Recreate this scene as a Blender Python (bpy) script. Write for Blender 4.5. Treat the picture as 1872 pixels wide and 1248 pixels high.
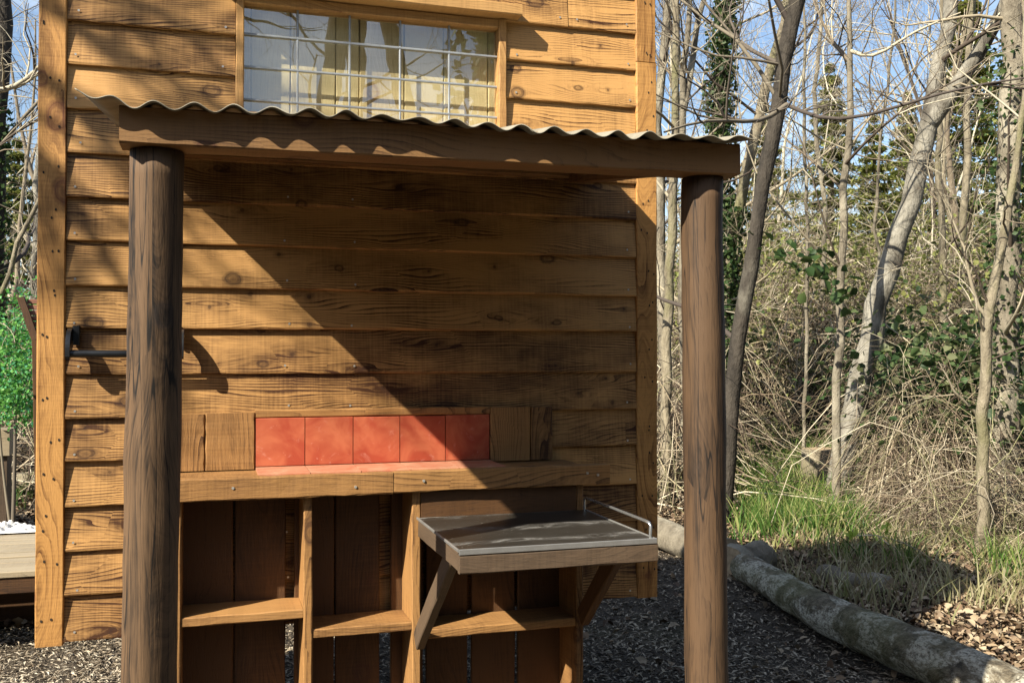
import bpy, math, random
import numpy as np
from mathutils import Vector, Matrix

for o in list(bpy.data.objects):
    bpy.data.objects.remove(o)
scene = bpy.context.scene
COL = scene.collection
R = math.radians

# ------------------------------------------------------------------ camera, sky, sun, exposure
CAM = Vector((0.0, -3.1, 1.4)); YAW = R(17.0); PITCH = R(0.78); FPX = 1800.0
cam_d = bpy.data.cameras.new('camera'); cam = bpy.data.objects.new('camera', cam_d); COL.objects.link(cam)
cam.location = CAM; cam.rotation_euler = (R(90) + PITCH, 0, -YAW)
cam_d.sensor_width = 36.0; cam_d.lens = FPX / 1872.0 * 36.0
cam_d.clip_start = 0.05; cam_d.clip_end = 2000
scene.camera = cam

SUN_TO = Vector((-1.75, -1.0, 1.58)).normalized()      # towards the sun
SUN_EL = math.asin(SUN_TO.z); SUN_AZ = math.atan2(SUN_TO.x, SUN_TO.y)
world = bpy.data.worlds.new('World'); scene.world = world; world.use_nodes = True
wn = world.node_tree; wn.nodes.clear()
w_out = wn.nodes.new('ShaderNodeOutputWorld'); w_bg = wn.nodes.new('ShaderNodeBackground')
sky = wn.nodes.new('ShaderNodeTexSky'); sky.sky_type = 'NISHITA'; sky.sun_disc = False
sky.sun_elevation = SUN_EL; sky.sun_rotation = SUN_AZ; sky.altitude = 50
sky.air_density = 1.0; sky.dust_density = 0.8; sky.ozone_density = 1.1
w_bg.inputs['Strength'].default_value = 0.09
w_tc = wn.nodes.new('ShaderNodeTexCoord'); w_map = wn.nodes.new('ShaderNodeMapping')
w_map.inputs['Location'].default_value = (3.1, 0.4, 0.2)
w_noise = wn.nodes.new('ShaderNodeTexNoise'); w_noise.inputs['Scale'].default_value = 2.3
w_noise.inputs['Detail'].default_value = 6; w_noise.inputs['Roughness'].default_value = 0.6
w_ramp = wn.nodes.new('ShaderNodeValToRGB')
w_ramp.color_ramp.elements[0].position = 0.50; w_ramp.color_ramp.elements[1].position = 0.92
w_ramp.color_ramp.elements[1].color = (0.85, 0.85, 0.85, 1)
w_mix = wn.nodes.new('ShaderNodeMixRGB'); w_mix.inputs['Color2'].default_value = (10.5, 11, 11.4, 1)
w_sep = wn.nodes.new('ShaderNodeSeparateXYZ'); w_add = wn.nodes.new('ShaderNodeMath'); w_add.operation = 'ADD'; w_add.inputs[1].default_value = 0.25
w_div = wn.nodes.new('ShaderNodeVectorMath'); w_div.operation = 'DIVIDE'; w_cmb = wn.nodes.new('ShaderNodeCombineXYZ')
wn.links.new(w_tc.outputs['Generated'], w_sep.inputs[0]); wn.links.new(w_sep.outputs[2], w_add.inputs[0])
w_abs = wn.nodes.new('ShaderNodeMath'); w_abs.operation = 'MAXIMUM'; w_abs.inputs[1].default_value = 0.05; wn.links.new(w_add.outputs[0], w_abs.inputs[0])
for _i in range(3): wn.links.new(w_abs.outputs[0], w_cmb.inputs[_i])
wn.links.new(w_tc.outputs['Generated'], w_div.inputs[0]); wn.links.new(w_cmb.outputs[0], w_div.inputs[1]); wn.links.new(w_div.outputs[0], w_map.inputs['Vector'])
if True: pass; wn.links.new(w_map.outputs[0], w_noise.inputs['Vector'])
wn.links.new(w_noise.outputs[0], w_ramp.inputs[0]); wn.links.new(w_ramp.outputs[0], w_mix.inputs['Fac'])
wn.links.new(sky.outputs[0], w_mix.inputs['Color1']); wn.links.new(w_mix.outputs[0], w_bg.inputs['Color'])
wn.links.new(w_bg.outputs[0], w_out.inputs[0])

sun_d = bpy.data.lights.new('sun', 'SUN'); sun = bpy.data.objects.new('sun', sun_d); COL.objects.link(sun)
sun_d.energy = 5.0; sun_d.angle = R(0.53); sun_d.color = (1.0, 0.94, 0.80)
sun.rotation_euler = SUN_TO.to_track_quat('Z', 'Y').to_euler(); sun.location = (-8, -6, 12)
scene.render.engine = 'CYCLES'
scene.view_settings.view_transform = 'Standard'; scene.view_settings.look = 'None'
scene.view_settings.gamma = 1.0; scene.view_settings.use_curve_mapping = False
scene.view_settings.exposure = 1.1
scene.cycles.max_bounces = 4; scene.cycles.diffuse_bounces = 1; scene.cycles.glossy_bounces = 2; scene.cycles.transparent_max_bounces = 8

FWD = Vector((math.sin(YAW), math.cos(YAW), 0)); RGT = Vector((math.cos(YAW), -math.sin(YAW), 0))
def W(px, py, z):
    """world point at photo pixel (px,py), z metres ahead of the camera"""
    return CAM + FWD * z + RGT * ((px - 936) / FPX * z) + Vector((0, 0, (648 - py) / FPX * z))

# ------------------------------------------------------------------ material helpers
class NT:
    def __init__(s, name):
        s.m = bpy.data.materials.new(name); s.m.use_nodes = True; s.t = s.m.node_tree; s.t.nodes.clear()
        s.out = s.t.nodes.new('ShaderNodeOutputMaterial')
    def n(s, typ, **kw):
        nd = s.t.nodes.new('ShaderNode' + typ)
        for k, v in kw.items(): setattr(nd, k, v)
        return nd
    def set(s, sock, v):
        if hasattr(v, 'links') or isinstance(v, bpy.types.NodeSocket): s.t.links.new(v, sock)
        else: sock.default_value = v
    def m2(s, op, a, b=0.0, c=0.0):
        nd = s.n('Math', operation=op); s.set(nd.inputs[0], a); s.set(nd.inputs[1], b); s.set(nd.inputs[2], c); return nd.outputs[0]
    def xyz(s, x, y, z):
        nd = s.n('CombineXYZ'); s.set(nd.inputs[0], x); s.set(nd.inputs[1], y); s.set(nd.inputs[2], z); return nd.outputs[0]
    def noise(s, vec, scale=1.0, detail=3.0, rough=0.55, dist=0.0):
        nd = s.n('TexNoise'); s.set(nd.inputs['Vector'], vec); nd.inputs['Scale'].default_value = scale
        nd.inputs['Detail'].default_value = detail; nd.inputs['Roughness'].default_value = rough; nd.inputs['Distortion'].default_value = dist
        return nd.outputs[0]
    def ramp(s, f, stops):
        nd = s.n('ValToRGB'); s.set(nd.inputs[0], f); e = nd.color_ramp.elements
        while len(e) < len(stops): e.new(0.5)
        for i, (p, c) in enumerate(stops):
            e[i].position = p; e[i].color = (c, c, c, 1) if isinstance(c, (int, float)) else (*c, 1)
        return nd.outputs[0]
    def mix(s, f, a, b, mode='MIX'):
        nd = s.n('MixRGB', blend_type=mode); s.set(nd.inputs[0], f)
        s.set(nd.inputs[1], (*a, 1) if isinstance(a, tuple) else a); s.set(nd.inputs[2], (*b, 1) if isinstance(b, tuple) else b)
        return nd.outputs[0]
    def bsdf(s, col, rough=0.7, metal=0.0, bump=None, bstr=0.3, bdist=0.002, spec=0.35, trans=None):
        b = s.n('BsdfPrincipled'); s.set(b.inputs['Base Color'], (*col, 1) if isinstance(col, tuple) else col)
        s.set(b.inputs['Roughness'], rough); s.set(b.inputs['Metallic'], metal); b.inputs['Specular IOR Level'].default_value = spec
        if bump is not None:
            bn = s.n('Bump'); bn.inputs['Strength'].default_value = bstr; bn.inputs['Distance'].default_value = bdist
            s.set(bn.inputs['Height'], bump); s.t.links.new(bn.outputs[0], b.inputs['Normal'])
        if trans is not None:
            tr = s.n('BsdfTranslucent'); s.set(tr.inputs[0], trans if not isinstance(trans, tuple) else (*trans, 1))
            mx = s.n('MixShader'); mx.inputs[0].default_value = 0.35
            s.t.links.new(b.outputs[0], mx.inputs[1]); s.t.links.new(tr.outputs[0], mx.inputs[2]); s.t.links.new(mx.outputs[0], s.out.inputs[0])
        else:
            s.t.links.new(b.outputs[0], s.out.inputs[0])
        return s.m

def wood(name, c_light, c_dark, c_knot, S=5.5, knot_p=0.52, line=0.6, freq=15.0, saw=0.18, stain=0.35, rough=0.62, arch=1.2, bstr=0.35, streak=0.0, cyl=False):
    s = NT(name)
    tc = s.n('TexCoord'); oi = s.n('ObjectInfo'); sp = s.n('SeparateXYZ'); s.t.links.new(tc.outputs['Object'], sp.inputs[0])
    rnd = oi.outputs['Random']
    x = s.m2('MULTIPLY_ADD', rnd, 57.0, sp.outputs[0])
    w0 = s.m2('MULTIPLY', s.m2('ARCTAN2', sp.outputs[2], sp.outputs[1]), 0.054) if cyl else s.m2('ADD', sp.outputs[2], sp.outputs[1])
    w = s.m2('MULTIPLY_ADD', rnd, 13.0, w0)
    vec = s.xyz(s.m2('MULTIPLY', x, S * 0.8), s.m2('MULTIPLY', w, S), 0.0)
    vo = s.n('TexVoronoi', voronoi_dimensions='2D'); s.t.links.new(vec, vo.inputs['Vector']); vo.inputs['Scale'].default_value = 1.0
    sc = s.n('SeparateXYZ'); s.t.links.new(vo.outputs['Color'], sc.inputs[0])
    pres = s.m2('LESS_THAN', sc.outputs[0], knot_p)
    size = s.m2('MULTIPLY_ADD', sc.outputs[1], 0.8, 0.5)
    sv = s.n('SeparateXYZ'); s.t.links.new(vec, sv.inputs[0]); spn = s.n('SeparateXYZ'); s.t.links.new(vo.outputs['Position'], spn.inputs[0])
    rx = s.m2('SUBTRACT', sv.outputs[0], spn.outputs[0]); rw = s.m2('SUBTRACT', sv.outputs[1], spn.outputs[1])
    wob = s.noise(vec, 6.0, 2.0)
    dk = s.m2('SQRT', s.m2('ADD', s.m2('POWER', s.m2('ABSOLUTE', s.m2('MULTIPLY', rx, s.m2('MULTIPLY_ADD', sc.outputs[2], 0.9, 0.65))), 2.0), s.m2('POWER', s.m2('ABSOLUTE', rw), 2.0)))
    dk = s.m2('DIVIDE', s.m2('MULTIPLY_ADD', s.m2('SUBTRACT', wob, 0.5), 0.09, dk), size)
    de2 = s.m2('ADD', s.m2('POWER', s.m2('ABSOLUTE', s.m2('MULTIPLY', rx, 0.42)), 2.0), s.m2('POWER', s.m2('ABSOLUTE', rw), 2.0))
    G = s.m2('MULTIPLY', s.m2('EXPONENT', s.m2('MULTIPLY', de2, -22.0)), pres)
    v = s.m2('SUBTRACT', sv.outputs[1], s.m2('MULTIPLY', s.m2('MULTIPLY', rw, G), 0.9))
    n1 = s.noise(s.xyz(s.m2('MULTIPLY', x, 0.9), s.m2('MULTIPLY', w, 4.5), 0.0), 1.0, 2.0)
    v = s.m2('MULTIPLY_ADD', s.m2('SUBTRACT', n1, 0.5), arch, v)
    n2 = s.noise(s.xyz(s.m2('MULTIPLY', x, 9.0), s.m2('MULTIPLY', w, 40.0), 0.0), 1.0, 2.0)
    n3 = s.noise(s.xyz(s.m2('MULTIPLY', x, 0.5), s.m2('MULTIPLY', w, 22.0), 17.0), 1.0, 1.0)
    ph = s.m2('MULTIPLY_ADD', n2, 0.35, s.m2('MULTIPLY', v, freq)); ph = s.m2('MULTIPLY_ADD', n3, 2.2, ph)
    fr = s.m2('FRACT', ph); lines = s.m2('POWER', fr, 3.5)
    lm = s.noise(s.xyz(s.m2('MULTIPLY', x, 2.2), s.m2('MULTIPLY', w, 9.0), 3.0), 1.0, 2.0)
    lmod = s.m2('MULTIPLY', lines, s.ramp(lm, [(0.36, 0.04), (0.66, 1.0)]))
    fine = s.noise(s.xyz(s.m2('MULTIPLY', x, 14.0), s.m2('MULTIPLY', v, 70.0), 0.0), 1.0, 3.0, 0.7)
    sawn = s.noise(s.xyz(s.m2('MULTIPLY', x, 150.0), s.m2('MULTIPLY', w, 6.0), 1.0), 1.0, 1.0)
    st = s.noise(s.xyz(s.m2('MULTIPLY', x, 3.0), s.m2('MULTIPLY', w, 7.0), 7.0), 1.0, 3.0, 0.6)
    f = s.m2('MULTIPLY', lmod, line)
    f = s.m2('ADD', f, 0.05)
    f = s.m2('MULTIPLY_ADD', s.m2('SUBTRACT', fine, 0.5), 1.6, f)
    f = s.m2('MULTIPLY_ADD', s.m2('SUBTRACT', sawn, 0.5), saw * 3.0, f)
    f = s.m2('MULTIPLY_ADD', s.m2('SUBTRACT', st, 0.45), stain * 2.6, f)
    f = s.m2('MULTIPLY_ADD', s.m2('SUBTRACT', rnd, 0.5), 0.55, f)
    if streak:
        sk = s.noise(s.xyz(s.m2('MULTIPLY', x, 1.6), s.m2('MULTIPLY', w0, 38.0), 11.0), 1.0, 4.0, 0.65)
        f = s.m2('MULTIPLY_ADD', s.m2('SUBTRACT', sk, 0.5), streak, f)
        sk2 = s.noise(s.xyz(s.m2('MULTIPLY', x, 4.0), s.m2('MULTIPLY', w0, 170.0), 5.0), 1.0, 2.0, 0.7)
        f = s.m2('MULTIPLY_ADD', s.m2('SUBTRACT', sk2, 0.5), streak * 0.45, f)
        if streak > 1:
            ck = s.noise(s.xyz(s.m2('MULTIPLY', x, 1.1), s.m2('MULTIPLY', w0, 30.0), 31.0), 1.0, 1.0)
            f = s.m2('ADD', f, s.ramp(s.m2('ABSOLUTE', s.m2('SUBTRACT', ck, 0.52)), [(0.0, 0.9), (0.012, 0.0)]))
    f = s.m2('MULTIPLY_ADD', G, 0.28, f)
    col = s.mix(s.ramp(f, [(0.0, 0.0), (1.0, 1.0)]), c_light, c_dark)
    hue = s.noise(s.xyz(s.m2('MULTIPLY', x, 1.3), s.m2('MULTIPLY', w, 5.0), 21.0), 1.0, 2.0)
    col = s.mix(s.m2('MULTIPLY', hue, 0.35), col, (1.0, 0.82, 0.62), 'MULTIPLY')
    kr = s.m2('FRACT', s.m2('MULTIPLY', dk, 34.0))
    kin = s.ramp(dk, [(0.0, 0.55), (0.05, 0.35), (0.085, 1.0), (0.105, 0.75), (0.14, 0.0)])
    kin2 = s.ramp(dk, [(0.0, 1.0), (0.03, 0.95), (0.05, 0.45), (0.09, 0.25), (0.16, 0.0)])
    kin = s.mix(s.m2('GREATER_THAN', sc.outputs[2], 0.45), kin, kin2)
    kin = s.m2('MULTIPLY', s.m2('MULTIPLY_ADD', s.m2('MULTIPLY', kr, -0.4), kin, kin), pres)
    col = s.mix(s.m2('MULTIPLY', kin, 0.95), col, c_knot)
    h = s.noise(s.xyz(s.m2('MULTIPLY', sp.outputs[0], 30.0), s.m2('MULTIPLY', sp.outputs[1], 330.0), s.m2('MULTIPLY', sp.outputs[2], 330.0)), 1.0, 2.0, 0.6)
    return s.bsdf(col, s.m2('MULTIPLY_ADD', fine, 0.2, rough - 0.1), bump=h, bstr=bstr, bdist=0.002)

M = {}
M['clad'] = wood('stained_cladding', (0.55, 0.305, 0.108), (0.058, 0.021, 0.006), (0.035, 0.013, 0.006), S=6.5, saw=0.16, line=1.5, knot_p=0.78, stain=0.75)
M['trim'] = wood('stained_trim', (0.52, 0.272, 0.085), (0.10, 0.036, 0.009), (0.13, 0.04, 0.018), S=4.5, freq=9.0, arch=1.6, knot_p=0.5, line=0.8)
M['beam'] = wood('stained_beam', (0.25, 0.135, 0.052), (0.055, 0.025, 0.011), (0.08, 0.03, 0.016), S=5.5, knot_p=0.55, arch=1.5, line=0.9)
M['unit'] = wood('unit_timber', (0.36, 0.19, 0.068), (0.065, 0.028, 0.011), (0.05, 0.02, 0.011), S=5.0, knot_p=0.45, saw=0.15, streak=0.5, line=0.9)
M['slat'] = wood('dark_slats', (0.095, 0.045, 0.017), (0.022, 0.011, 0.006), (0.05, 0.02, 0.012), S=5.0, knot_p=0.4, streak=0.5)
M['grey_timber'] = wood('weathered_timber', (0.115, 0.078, 0.05), (0.028, 0.02, 0.014), (0.04, 0.028, 0.02), S=5.0, knot_p=0.3, streak=0.5)
M['post'] = wood('post_timber', (0.125, 0.074, 0.038), (0.009, 0.006, 0.004), (0.035, 0.024, 0.018), S=4.2, freq=10, knot_p=0.4, line=0.5, saw=0.0, stain=0.7, streak=2.4, rough=0.75, cyl=True)
M['post2'] = wood('post_timber_brown', (0.10, 0.058, 0.030), (0.010, 0.0065, 0.0045), (0.045, 0.028, 0.018), S=4.2, freq=10, knot_p=0.5, line=0.7, saw=0.0, stain=0.8, streak=1.8, rough=0.72, cyl=True)
M['pine'] = wood('raw_pine', (0.82, 0.68, 0.38), (0.52, 0.38, 0.17), (0.34, 0.19, 0.08), S=5.0, knot_p=0.25, line=0.35, saw=0.1, stain=0.2)
M['frame'] = wood('window_timber', (0.55, 0.32, 0.12), (0.22, 0.10, 0.035), (0.15, 0.06, 0.03), S=4.0, knot_p=0.2)
M['deck'] = wood('deck_timber', (0.34, 0.28, 0.19), (0.12, 0.095, 0.065), (0.12, 0.09, 0.06), S=5, knot_p=0.2, streak=0.4)
M['redwood'] = wood('reddish_slats', (0.26, 0.12, 0.075), (0.11, 0.045, 0.03), (0.07, 0.03, 0.02), S=5, knot_p=0.2)

def simple(name, col, rough=0.6, metal=0.0, var=0.0, scale=20.0, bump=0.0, spec=0.4):
    s = NT(name); tc = s.n('TexCoord'); nz = s.noise(tc.outputs['Object'], scale, 4.0, 0.6)
    c = s.mix(s.ramp(nz, [(0.3, 0.0), (0.7, 1.0)]), tuple(v * (1 - var) for v in col), tuple(min(1, v * (1 + var)) for v in col))
    return s.bsdf(c, rough, metal, bump=nz if bump else None, bstr=bump, spec=spec)

def leafmat(name, cols, trans=True, rough=0.55):
    s = NT(name); g = s.n('NewGeometry')
    c = s.ramp(g.outputs['Random Per Island'], [((i + 0.5) / len(cols), k) for i, k in enumerate(cols)])
    return s.bsdf(c, rough, trans=c if trans else None, spec=0.3)

M['black'] = simple('black_metal', (0.018, 0.019, 0.021), 0.32, 0.0, 0.2, 30, spec=0.5)
M['nail'] = simple('nail_steel', (0.62, 0.60, 0.55), 0.35, 0.6)
M['lead'] = simple('glazing_strip', (0.34, 0.36, 0.38), 0.42, 0.3, 0.15, 40)
M['chrome'] = simple('chrome_rod', (0.55, 0.55, 0.54), 0.25, 0.85)
M['dark'] = simple('dark_interior', (0.03, 0.022, 0.015), 0.9)
M['cloth'] = simple('white_cloth', (0.75, 0.73, 0.7), 0.9, 0, 0.1, 12, 0.2)
M['cut'] = simple('cut_end', (0.34, 0.25, 0.15), 0.85, 0, 0.3, 30, 0.3)

def mk_tile():
    s = NT('terracotta_tile'); tc = s.n('TexCoord'); oi = s.n('ObjectInfo')
    sp = s.n('VectorMath', operation='ADD'); s.t.links.new(tc.outputs['Object'], sp.inputs[0])
    s.t.links.new(s.xyz(s.m2('MULTIPLY', oi.outputs['Random'], 31.0), 0.0, s.m2('MULTIPLY', oi.outputs['Random'], 17.0)), sp.inputs[1])
    a = s.noise(sp.outputs[0], 9.0, 3.0, 0.6, 0.6); b = s.noise(sp.outputs[0], 60.0, 4.0, 0.7)
    d = s.noise(sp.outputs[0], 16.0, 5.0, 0.7, 1.5)
    c = s.mix(s.ramp(a, [(0.38, 0.0), (0.62, 1.0)]), (0.34, 0.058, 0.026), (0.50, 0.145, 0.066))
    c = s.mix(s.ramp(d, [(0.60, 0.0), (0.78, 0.45)]), c, (0.74, 0.42, 0.33))
    c = s.mix(s.ramp(b, [(0.66, 0.0), (0.75, 0.5)]), c, (0.72, 0.42, 0.33))
    c = s.mix(s.m2('MULTIPLY', oi.outputs['Random'], 0.25), c, (0.45, 0.07, 0.035))
    return s.bsdf(c, 0.62, bump=b, bstr=0.12)
M['tile'] = mk_tile()
def mk_dust_tile():
    s = NT('dusty_tile'); tc = s.n('TexCoord'); oi = s.n('ObjectInfo')
    sp = s.n('VectorMath', operation='ADD'); s.t.links.new(tc.outputs['Object'], sp.inputs[0])
    s.t.links.new(s.xyz(s.m2('MULTIPLY', oi.outputs['Random'], 31.0), 0.0, 0.0), sp.inputs[1])
    a = s.noise(sp.outputs[0], 14.0, 5.0, 0.7, 1.0)
    c = s.mix(s.ramp(a, [(0.3, 0.0), (0.7, 1.0)]), (0.42, 0.125, 0.065), (0.48, 0.26, 0.16))
    return s.bsdf(c, 0.6, bump=a, bstr=0.1)
M['sill_tile'] = mk_dust_tile()

def mk_steel():
    s = NT('scuffed_steel'); tc = s.n('TexCoord'); mp = s.n('Mapping'); s.t.links.new(tc.outputs['Object'], mp.inputs[0])
    mp.inputs['Scale'].default_value = (1, 2.2, 1)
    a = s.noise(mp.outputs[0], 6.0, 6.0, 0.7, 2.5); b = s.noise(tc.outputs['Object'], 3.0, 3.0)
    wv = s.n('TexWave', wave_type='RINGS'); s.t.links.new(tc.outputs['Object'], wv.inputs[0]); wv.inputs['Scale'].default_value = 3.2
    wv.inputs['Distortion'].default_value = 3.0; wv.inputs['Detail'].default_value = 3.0
    sm = s.m2('MULTIPLY', s.ramp(wv.outputs[0], [(0.6, 0.0), (1.0, 1.0)]), s.ramp(a, [(0.42, 0.0), (0.62, 1.0)]))
    c = s.mix(s.ramp(b, [(0.35, 0.0), (0.65, 1.0)]), (0.045, 0.038, 0.03), (0.09, 0.08, 0.068))
    c = s.mix(s.m2('MULTIPLY', sm, 0.55), c, (0.42, 0.40, 0.37))
    c = s.mix(s.ramp(s.noise(tc.outputs['Object'], 90.0, 2.0), [(0.70, 0.0), (0.74, 0.6)]), c, (0.5, 0.47, 0.42))
    return s.bsdf(c, s.m2('MULTIPLY_ADD', sm, 0.3, 0.34), 0.55, bump=a, bstr=0.08)
M['steel'] = mk_steel()
M['steel_edge'] = simple('steel_rim', (0.30, 0.29, 0.275), 0.4, 0.5, 0.12, 25)

def mk_sheet():
    s = NT('corrugated_sheet'); tc = s.n('TexCoord')
    a = s.noise(tc.outputs['Object'], 5.0, 5.0, 0.65); b = s.noise(tc.outputs['Object'], 40.0, 4.0, 0.7)
    c = s.mix(s.ramp(a, [(0.35, 0.0), (0.7, 1.0)]), (0.20, 0.17, 0.12), (0.34, 0.31, 0.24))
    c = s.mix(s.ramp(b, [(0.6, 0.0), (0.75, 0.5)]), c, (0.22, 0.18, 0.11))
    return s.bsdf(c, 0.6, 0.0, bump=b, bstr=0.1)
M['sheet'] = mk_sheet()

def mk_glass():
    s = NT('window_glass'); lw = s.n('LayerWeight'); frv = s.m2('MULTIPLY_ADD', s.m2('POWER', lw.outputs['Facing'], 5.0), 0.80, 0.17)
    t = s.n('BsdfTransparent'); t.inputs[0].default_value = (0.93, 0.95, 0.94, 1); g = s.n('BsdfGlossy'); g.inputs['Roughness'].default_value = 0.0
    g.inputs[0].default_value = (1, 1, 1, 1)
    tc = s.n('TexCoord'); nz = s.noise(tc.outputs['Object'], 7.0, 1.0); bn = s.n('Bump'); bn.inputs['Strength'].default_value = 0.03; bn.inputs['Distance'].default_value = 0.01
    s.t.links.new(nz, bn.inputs['Height']); s.t.links.new(bn.outputs[0], g.inputs['Normal'])
    mx = s.n('MixShader'); s.t.links.new(frv, mx.inputs[0]); s.t.links.new(t.outputs[0], mx.inputs[1]); s.t.links.new(g.outputs[0], mx.inputs[2])
    s.t.links.new(mx.outputs[0], s.out.inputs[0]); return s.m
M['glass'] = mk_glass()

def mk_bark(name, c1, c2, c3, sc=9.0, patch=0.5):
    s = NT(name); tc = s.n('TexCoord'); mp = s.n('Mapping'); s.t.links.new(tc.outputs['Object'], mp.inputs[0]); mp.inputs['Scale'].default_value = (1, 1, 0.45)
    oi = s.n('ObjectInfo'); ad = s.n('VectorMath', operation='ADD'); s.t.links.new(mp.outputs[0], ad.inputs[0])
    s.t.links.new(s.xyz(s.m2('MULTIPLY', oi.outputs['Random'], 30.0), 0.0, 0.0), ad.inputs[1])
    a = s.noise(ad.outputs[0], sc, 5.0, 0.65); b = s.noise(ad.outputs[0], sc * 0.35, 4.0, 0.6); d = s.noise(ad.outputs[0], sc * 4, 3.0, 0.7)
    c = s.mix(s.ramp(a, [(0.35, 0.0), (0.65, 1.0)]), c1, c2)
    c = s.mix(s.ramp(b, [(patch, 0.0), (patch + 0.13, 0.8)]), c, c3)
    return s.bsdf(c, 0.85, bump=s.m2('ADD', a, s.m2('MULTIPLY', d, 0.7)), bstr=0.9, bdist=0.02, spec=0.2)
M['bark'] = mk_bark('grey_bark', (0.12, 0.10, 0.072), (0.24, 0.205, 0.15), (0.36, 0.32, 0.24))
M['bark_dark'] = mk_bark('dark_bark', (0.03, 0.025, 0.02), (0.07, 0.058, 0.045), (0.15, 0.135, 0.105), patch=0.60)
M['bark_pale'] = mk_bark('pale_bark', (0.14, 0.115, 0.078), (0.29, 0.245, 0.17), (0.15, 0.14, 0.065))
M['bark_silver'] = mk_bark('silver_bark', (0.13, 0.115, 0.09), (0.30, 0.275, 0.225), (0.06, 0.05, 0.04), patch=0.50)
def mk_log():
    s = NT('lichen_log_bark'); tc = s.n('TexCoord'); mp = s.n('Mapping'); s.t.links.new(tc.outputs['Object'], mp.inputs[0]); mp.inputs['Scale'].default_value = (0.7, 1, 1); v = mp.outputs[0]
    a = s.noise(v, 26.0, 5.0, 0.7); b = s.noise(v, 8.0, 4.0, 0.65, 0.6); d = s.noise(v, 75.0, 3.0, 0.7); e = s.noise(v, 3.0, 2.0)
    c = s.mix(s.ramp(a, [(0.35, 0.0), (0.62, 1.0)]), (0.05, 0.042, 0.03), (0.19, 0.155, 0.105))
    c = s.mix(s.m2('MULTIPLY', s.ramp(b, [(0.47, 0.0), (0.56, 1.0)]), s.ramp(d, [(0.40, 0.1), (0.55, 0.9)])), c, (0.50, 0.46, 0.36))
    c = s.mix(s.ramp(e, [(0.45, 0.0), (0.65, 0.35)]), c, (0.13, 0.135, 0.05))
    return s.bsdf(c, 0.9, bump=s.m2('ADD', a, s.m2('MULTIPLY', d, 0.5)), bstr=1.0, bdist=0.02, spec=0.15)
M['bark_log0'] = mk_bark('lichen_log_bark', (0.09, 0.075, 0.052), (0.20, 0.165, 0.115), (0.50, 0.46, 0.36), sc=16, patch=0.56)
M['bark_log'] = mk_log()
def mk_twig(name, cols):
    s = NT(name); g = s.n('NewGeometry')
    c = s.ramp(g.outputs['Random Per Island'], [((i + 0.5) / len(cols), k) for i, k in enumerate(cols)])
    return s.bsdf(c, 0.8, spec=0.25)
M['twig'] = mk_twig('twigs', [(0.08, 0.06, 0.045), (0.18, 0.14, 0.095), (0.34, 0.285, 0.195), (0.52, 0.46, 0.34)])
M['twig_dark'] = mk_twig('dark_twigs', [(0.07, 0.055, 0.045), (0.13, 0.105, 0.08), (0.21, 0.175, 0.125)])
M['cane'] = mk_twig('dry_canes', [(0.07, 0.048, 0.034), (0.16, 0.115, 0.075), (0.30, 0.225, 0.15), (0.66, 0.57, 0.41), (0.09, 0.062, 0.045), (0.26, 0.25, 0.12), (0.40, 0.32, 0.21), (0.12, 0.085, 0.06)])
M['ivy'] = leafmat('ivy_leaves', [(0.025, 0.055, 0.015), (0.05, 0.09, 0.025), (0.09, 0.13, 0.04)])
M['bramble_leaf'] = leafmat('bramble_leaves', [(0.03, 0.06, 0.018), (0.055, 0.10, 0.03), (0.10, 0.14, 0.05), (0.16, 0.17, 0.08)])
M['conifer'] = leafmat('conifer_needles', [(0.12, 0.14, 0.03), (0.22, 0.24, 0.06), (0.34, 0.34, 0.11)])
M['grass'] = leafmat('grass_blades', [(0.045, 0.11, 0.018), (0.09, 0.17, 0.03), (0.17, 0.24, 0.05), (0.34, 0.33, 0.13)])
M['straw'] = leafmat('dry_grass_blades', [(0.20, 0.16, 0.08), (0.36, 0.30, 0.17), (0.22, 0.24, 0.08), (0.48, 0.42, 0.26)])
M['shrub'] = leafmat('bright_green_leaves', [(0.05, 0.20, 0.03), (0.10, 0.32, 0.05), (0.20, 0.42, 0.09), (0.10, 0.36, 0.17)])
M['bud'] = leafmat('fresh_buds', [(0.30, 0.42, 0.05), (0.40, 0.50, 0.08)])
M['dead_leaf'] = leafmat('dead_leaves', [(0.08, 0.05, 0.03), (0.18, 0.115, 0.065), (0.28, 0.20, 0.12), (0.42, 0.33, 0.22), (0.14, 0.09, 0.055)], False, 0.8)
M['chip'] = leafmat('wood_chips', [(0.06, 0.046, 0.032), (0.15, 0.115, 0.08), (0.27, 0.215, 0.15), (0.46, 0.38, 0.27)], False, 0.85)
M['chip_sunlit'] = leafmat('sunlit_wood_chips', [(0.16, 0.12, 0.08), (0.30, 0.24, 0.17), (0.44, 0.37, 0.27), (0.55, 0.48, 0.37)], False, 0.85)  # paler copy of the chips, sunlit brightness put into the colour

def mk_ground():
    s = NT('woodland_floor'); tc = s.n('TexCoord'); v = tc.outputs['Object']
    a = s.noise(v, 0.5, 5.0, 0.6); b = s.noise(v, 14.0, 5.0, 0.7); d = s.noise(v, 60.0, 3.0, 0.7)
    c = s.mix(s.ramp(b, [(0.3, 0.0), (0.7, 1.0)]), (0.035, 0.028, 0.021), (0.09, 0.07, 0.05))
    c = s.mix(s.ramp(d, [(0.52, 0.0), (0.74, 0.6)]), c, (0.17, 0.135, 0.095))
    c = s.mix(s.ramp(a, [(0.52, 0.0), (0.7, 0.4)]), c, (0.11, 0.105, 0.045))
    return s.bsdf(c, 0.95, bump=s.m2('ADD', b, s.m2('MULTIPLY', d, 0.6)), bstr=0.8, bdist=0.02, spec=0.15)
M['ground'] = mk_ground()

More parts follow.
